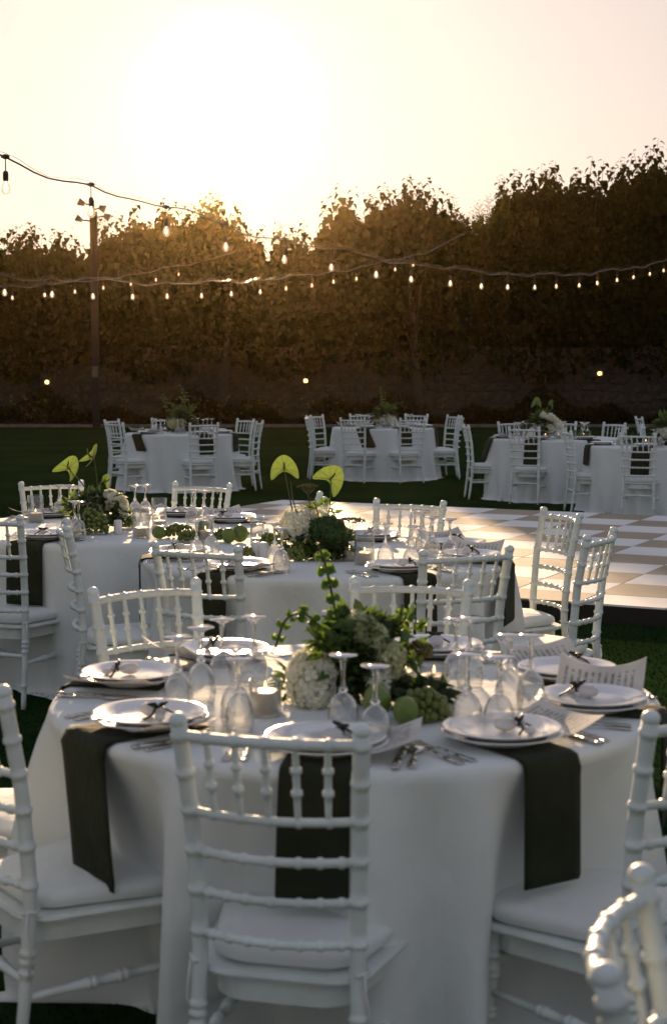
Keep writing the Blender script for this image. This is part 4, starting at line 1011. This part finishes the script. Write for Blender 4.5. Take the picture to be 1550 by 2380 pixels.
m = MB(); head(m, Q(880, 1590, 3.9), (.03, .03, .04), 60, .014, 14); m.build('hydrangea_head', M['petal'], r1, False)
m = MB(); foliage(m, (.02, 0, TZ + .08), (.11, .09, .09), 190, .05, 5); foliage(m, Q(820, 1545, 3.98), (.07, .06, .08), 110, .045, 6); foliage(m, Q(985, 1640, 3.9), (.06, .05, .05), 110, .05, 22); foliage(m, Q(840, 1535, 4.0), (.13, .08, .12), 220, .05, 45); foliage(m, Q(840, 1600, 3.93), (.10, .06, .08), 150, .05, 46); m.build('foliage', M['leafdark'], r1, False)
m = MB(); foliage(m, Q(820, 1510, 3.95), (.08, .06, .06), 70, .04, 7, .8); foliage(m, Q(672, 1600, 3.98), (.03, .03, .05), 40, .04, 8); foliage(m, Q(940, 1490, 4.0), (.05, .05, .06), 40, .045, 9); foliage(m, Q(830, 1500, 3.98), (.12, .08, .09), 110, .042, 47, .5); foliage(m, Q(765, 1545, 3.9), (.05, .04, .10), 50, .05, 19); m.build('fresh_leaves', M['leafmid'], r1, False)
bells(r1, [Q(800, 1560, 3.98), Q(790, 1480, 3.97), Q(775, 1400, 3.96), Q(758, 1320, 3.95), Q(738, 1262, 3.94)], .027, .014, 1, 5, .034)
bells(r1, [Q(805, 1560, 3.99), Q(762, 1480, 3.97), Q(710, 1428, 3.95), Q(665, 1440, 3.94), Q(640, 1505, 3.93)], .023, .011, 2, 5, .030)
bells(r1, [Q(830, 1560, 4.0), Q(880, 1500, 3.99), Q(925, 1450, 4.0), Q(935, 1405, 4.02)], .020, .008, 3)
bells(r1, [Q(800, 1575, 3.9), Q(790, 1500, 3.9), Q(800, 1450, 3.92)], .027, .018, 4)
m = MB(); fuzz(m, Q(975, 1510, 4.1), (.035, .03, .022), 90, .006, 5); m.build('seed_head', M['seed'], r1)
MB().tube(path_pts([Q(900, 1500, 4.0), Q(915, 1450, 4.0), Q(950, 1420, 4.02)], 6), .0022, 5).build('stem', M['stem'], r1)

# lime-heart arrangement on the shaker table
B = Vector((-.08, 7.05)); r2 = arrangement(B, 'arrangement with two lime heart anthuriums and a green bloom ball'); Q = Off(B)
m = MB(); head(m, Q(692, 1222, 7.05), (.085, .08, .085), 240, .018, 11); head(m, Q(725, 1205, 7.15), (.07, .06, .06), 140, .016, 12); m.build('hydrangea_head', M['petal'], r2, False)
m = MB(); fuzz(m, Q(765, 1240, 7.0), (.075, .07, .075), 420, .009, 13); fuzz(m, Q(735, 1232, 7.02), (.04, .04, .05), 130, .008, 14); m.build('bloom_ball', M['fuzz'], r2)
m = MB(); foliage(m, (0, 0, TZ + .06), (.16, .13, .08), 280, .06, 15); foliage(m, Q(775, 1290, 6.95), (.10, .06, .05), 120, .05, 16); m.build('foliage', M['leafdark'], r2, False)
m = MB(); foliage(m, Q(740, 1290, 6.95), (.12, .06, .06), 90, .05, 17); foliage(m, Q(745, 1190, 7.1), (.07, .06, .05), 50, .04, 27); m.build('fresh_leaves', M['leafmid'], r2, False)
anthurium(r2, Q(690, 1240, 7.05), Q(660, 1079, 7.0), .066, (.05, -1, .05), PI + .05, (0, 0, 0), 1.05)
anthurium(r2, Q(755, 1240, 7.05), Q(775, 1105, 7.0), .074, (.05, -1, .12), PI - .72, (.01, 0, 0), 1.0)
umbel(r2, Q(720, 1240, 7.05), Q(716, 1131, 7.05), .045, 1, 'seed'); umbel(r2, Q(800, 1260, 7.0), Q(815, 1212, 6.95), .065, 2, 'seed')
m = MB(); m.tube(path_pts([Q(700, 1220, 7.0), Q(682, 1165, 7.0), Q(676, 1120, 7.0)], 5), .003, 5); m.tube(path_pts([Q(745, 1240, 7.0), Q(738, 1190, 7.0), Q(728, 1165, 7.0)], 5), .003, 5); m.build('bare_twigs', M['stem'], r2)

# anthurium arrangement on the grape table
p0 = at(228, 1232, TZ); B = Vector((p0.x, p0.y)); r3 = arrangement(B, 'arrangement with three lime anthuriums and white orchids over dark foliage'); Q = Off(B); y3 = p0.y
m = MB(); head(m, Q(250, 1162, y3 + .02), (.085, .06, .045), 150, .026, 31); head(m, Q(282, 1180, y3), (.03, .03, .06), 50, .026, 32); head(m, Q(215, 1165, y3), (.04, .04, .04), 50, .024, 33); m.build('orchid_blooms', M['petal'], r3, False)
m = MB(); foliage(m, (0, 0, TZ + .09), (.14, .10, .11), 330, .06, 34); m.build('foliage', M['leafdark'], r3, False)
m = MB(); foliage(m, (-.14, 0, TZ + .09), (.05, .05, .09), 70, .045, 35); foliage(m, (.14, 0, TZ + .05), (.05, .05, .05), 50, .045, 36); m.build('fresh_leaves', M['leafmid'], r3, False)
anthurium(r3, Q(222, 1190, y3), Q(167, 1080, y3 - .05), .078, (-.25, -1, .25), PI - .45, (.02, 0, 0), .85)
anthurium(r3, Q(224, 1190, y3), Q(221, 1052, y3 - .05), .078, (-.8, -.55, .3), PI - .3, (.01, 0, 0), .62)
anthurium(r3, Q(225, 1190, y3), Q(246, 1112, y3), .045, (.75, -.5, -.2), 2.6, (-.02, 0, .03), .9)
MB().tube(path_pts([Q(212, 1200, y3), Q(203, 1160, y3), Q(196, 1116, y3)], 5), .003, 5).build('bare_twigs', M['stem'], r3)

# far arrangements
def far_arr(T, label, seed, off=(0, 0), kind=0):
    B = Vector((T['c'][0] + off[0], T['c'][1] + off[1])); r = arrangement(B, label); rr = random.Random(seed)
    m = MB()
    for k in range(4): head(m, (rr.uniform(-.13, .13), rr.uniform(-.08, .08) - .05, TZ + rr.uniform(.07, .15)), (.075, .07, .065), 90, .02, seed + k)
    m.build('hydrangea_head', M['petalgreen' if kind == 0 else 'petal'], r, False)
    m = MB(); foliage(m, (0, 0, TZ + .12), (.2, .15, .13), 260, .08, seed + 9); m.build('foliage', M['leafdark'], r, False)
    m = MB(); foliage(m, (0.02, 0, TZ + .2), (.16, .12, .14), 120, .07, seed + 10, .6); m.build('fresh_leaves', M['leafmid'], r, False)
    return r
r4 = far_arr(T4, 'wild leafy centrepiece with climbing sprigs and cream blooms', 50)
for k, (dx, h) in enumerate(((-.27, .40), (.02, .52), (.06, .40), (.20, .30), (-.1, .3))):
    m = MB(); rr = random.Random(60 + k)
    for i in range(26): t = i / 25; m.leaf((dx * t + rr.gauss(0, .035), rr.gauss(0, .03), TZ + .1 + h * t), (rr.gauss(0, 1), rr.gauss(0, .6), rr.gauss(.2, .5)), (0, -.6, 1), .07 * (1.15 - .5 * t), .04, .2, .2)
    m.tube([(0, 0, TZ + .02), (dx * .6, 0, TZ + .1 + h * .5), (dx, 0, TZ + .1 + h)], .004, 5); m.build('sprig', M['leafmid'], r4, False)
r5 = far_arr(T5, 'centrepiece with a thin arching stem beside the number 3 card', 70, (.0, -.05), 1)
bells(r5, [(0, 0, TZ + .1), (-.02, 0, TZ + .3), (-.05, 0, TZ + .50), (-.06, 0, TZ + .60)], .028, .010, 71)
bells(r5, [(.03, 0, TZ + .1), (.0, 0, TZ + .32), (.02, 0, TZ + .52)], .024, .010, 72)
bells(r5, [(.06, 0, TZ + .12), (.12, 0, TZ + .30), (.22, 0, TZ + .36), (.31, 0, TZ + .27)], .020, .008, 73)
r6 = far_arr(T6, 'centrepiece with lime anthurium above a cascading white orchid spray', 80, (-.17, -.1), 1)
anthurium(r6, (0, 0, TZ + .1), (-.06, -.1, TZ + .46), .085, (-.3, -1, .2), PI, (0, 0, 0), .8); anthurium(r6, (0, 0, TZ + .1), (.11, -.1, TZ + .44), .075, (.6, -.8, .2), PI - .6, (0, 0, 0), .6)
m = MB()
for k in range(26): t = k / 25; head(m, (.0 + .28 * t, -.14, TZ + .30 - .2 * t * t + random.uniform(-.03, .03)), (.02, .02, .02), 7, .024, 90 + k)
m.build('orchid_spray', M['petal'], r6, False)
m = MB(); foliage(m, (.45, -.25, TZ + .04), (.14, .07, .05), 120, .05, 95); m.build('moss_leaves', M['leafmid'], r6, False)
r7 = far_arr(T7, 'centrepiece of white blooms and anthuriums beside the orchid table', 100, (.06, -.1), 1)
anthurium(r7, (0, 0, TZ + .1), (-.10, -.1, TZ + .36), .07, (.7, -.7, .1), PI, (0, 0, 0), .7); anthurium(r7, (0, 0, TZ + .1), (.12, -.1, TZ + .36), .10, (-.2, -1, .2), PI, (0, 0, 0), .8)
m = MB(); foliage(m, (-.38, .02, TZ + .04), (.14, .08, .06), 120, .06, 105); m.build('moss_leaves', M['leafdark'], r7, False)

# number cards
def number_card(loc, label, txt):
    r = empty('number_card', loc); tag(r, label, 'number card'); m = MB(); out_ = [(-.045, 0), (.045, 0), (.045, .10)] + [(.045 * math.cos(a), .10 + .045 * math.sin(a)) for a in np.linspace(.2, PI - .2, 9)] + [(-.045, .10)]
    n = len(out_); m.add([(x, -.003, z_) for x, z_ in out_] + [(x, .003, z_) for x, z_ in out_], [tuple(range(n)), tuple(range(n, 2 * n))[::-1]] + [(k, n + k, n + (k + 1) % n, (k + 1) % n) for k in range(n)])
    m.build('card', M['paper'], r, False)
    if txt:
        cu = bpy.data.curves.new('number', 'FONT'); cu.body = txt; cu.size = .085; cu.align_x = 'CENTER'; cu.extrude = .0006; cu.materials.append(M['wick'])
        tm = bpy.data.objects.new('number', cu); me = bpy.data.meshes.new_from_object(tm); bpy.data.objects.remove(tm); me.name = 'number'; o = bpy.data.objects.new('number', me); COL.objects.link(o); o.parent = r; o.location = (0, -.0042, .02); o.rotation_euler = (PI / 2, 0, 0)
        MB().box((0, -.0036, .102), (.03, .001, .008)).build('printed_bar', M['wick'], r, False)
p = at(1004 if False else 898, 998, TZ); number_card((.885, 22.62, TZ + .001), 'white arched table card printed with the number 3', '3')
number_card((T6['c'][0] - .33, T6['c'][1] - .52, TZ + .001), 'blank white arched card in front of the orchid centrepiece', None)

# ---------------------------------------------------------------- evening haze
hz = MB().box((0, 10, 4.2), (300, 260, 10.6)).build('haze', M['paper'], None, False); hz['kind'] = 'stuff'; hz['label'] = 'thin warm evening haze filling the garden air'; hz['category'] = 'haze'
hm = bpy.data.materials.new('evening_haze'); hm.use_nodes = True; N = hm.node_tree.nodes; L = hm.node_tree.links; N.remove(N['Principled BSDF'])
pv = N.new('ShaderNodeVolumePrincipled'); pv.inputs['Color'].default_value = (1.0, .70, .28, 1); pv.inputs['Density'].default_value = .000125; pv.inputs['Anisotropy'].default_value = .965
L.new(pv.outputs[0], N['Material Output'].inputs['Volume']); hz.data.materials.clear(); hz.data.materials.append(hm)
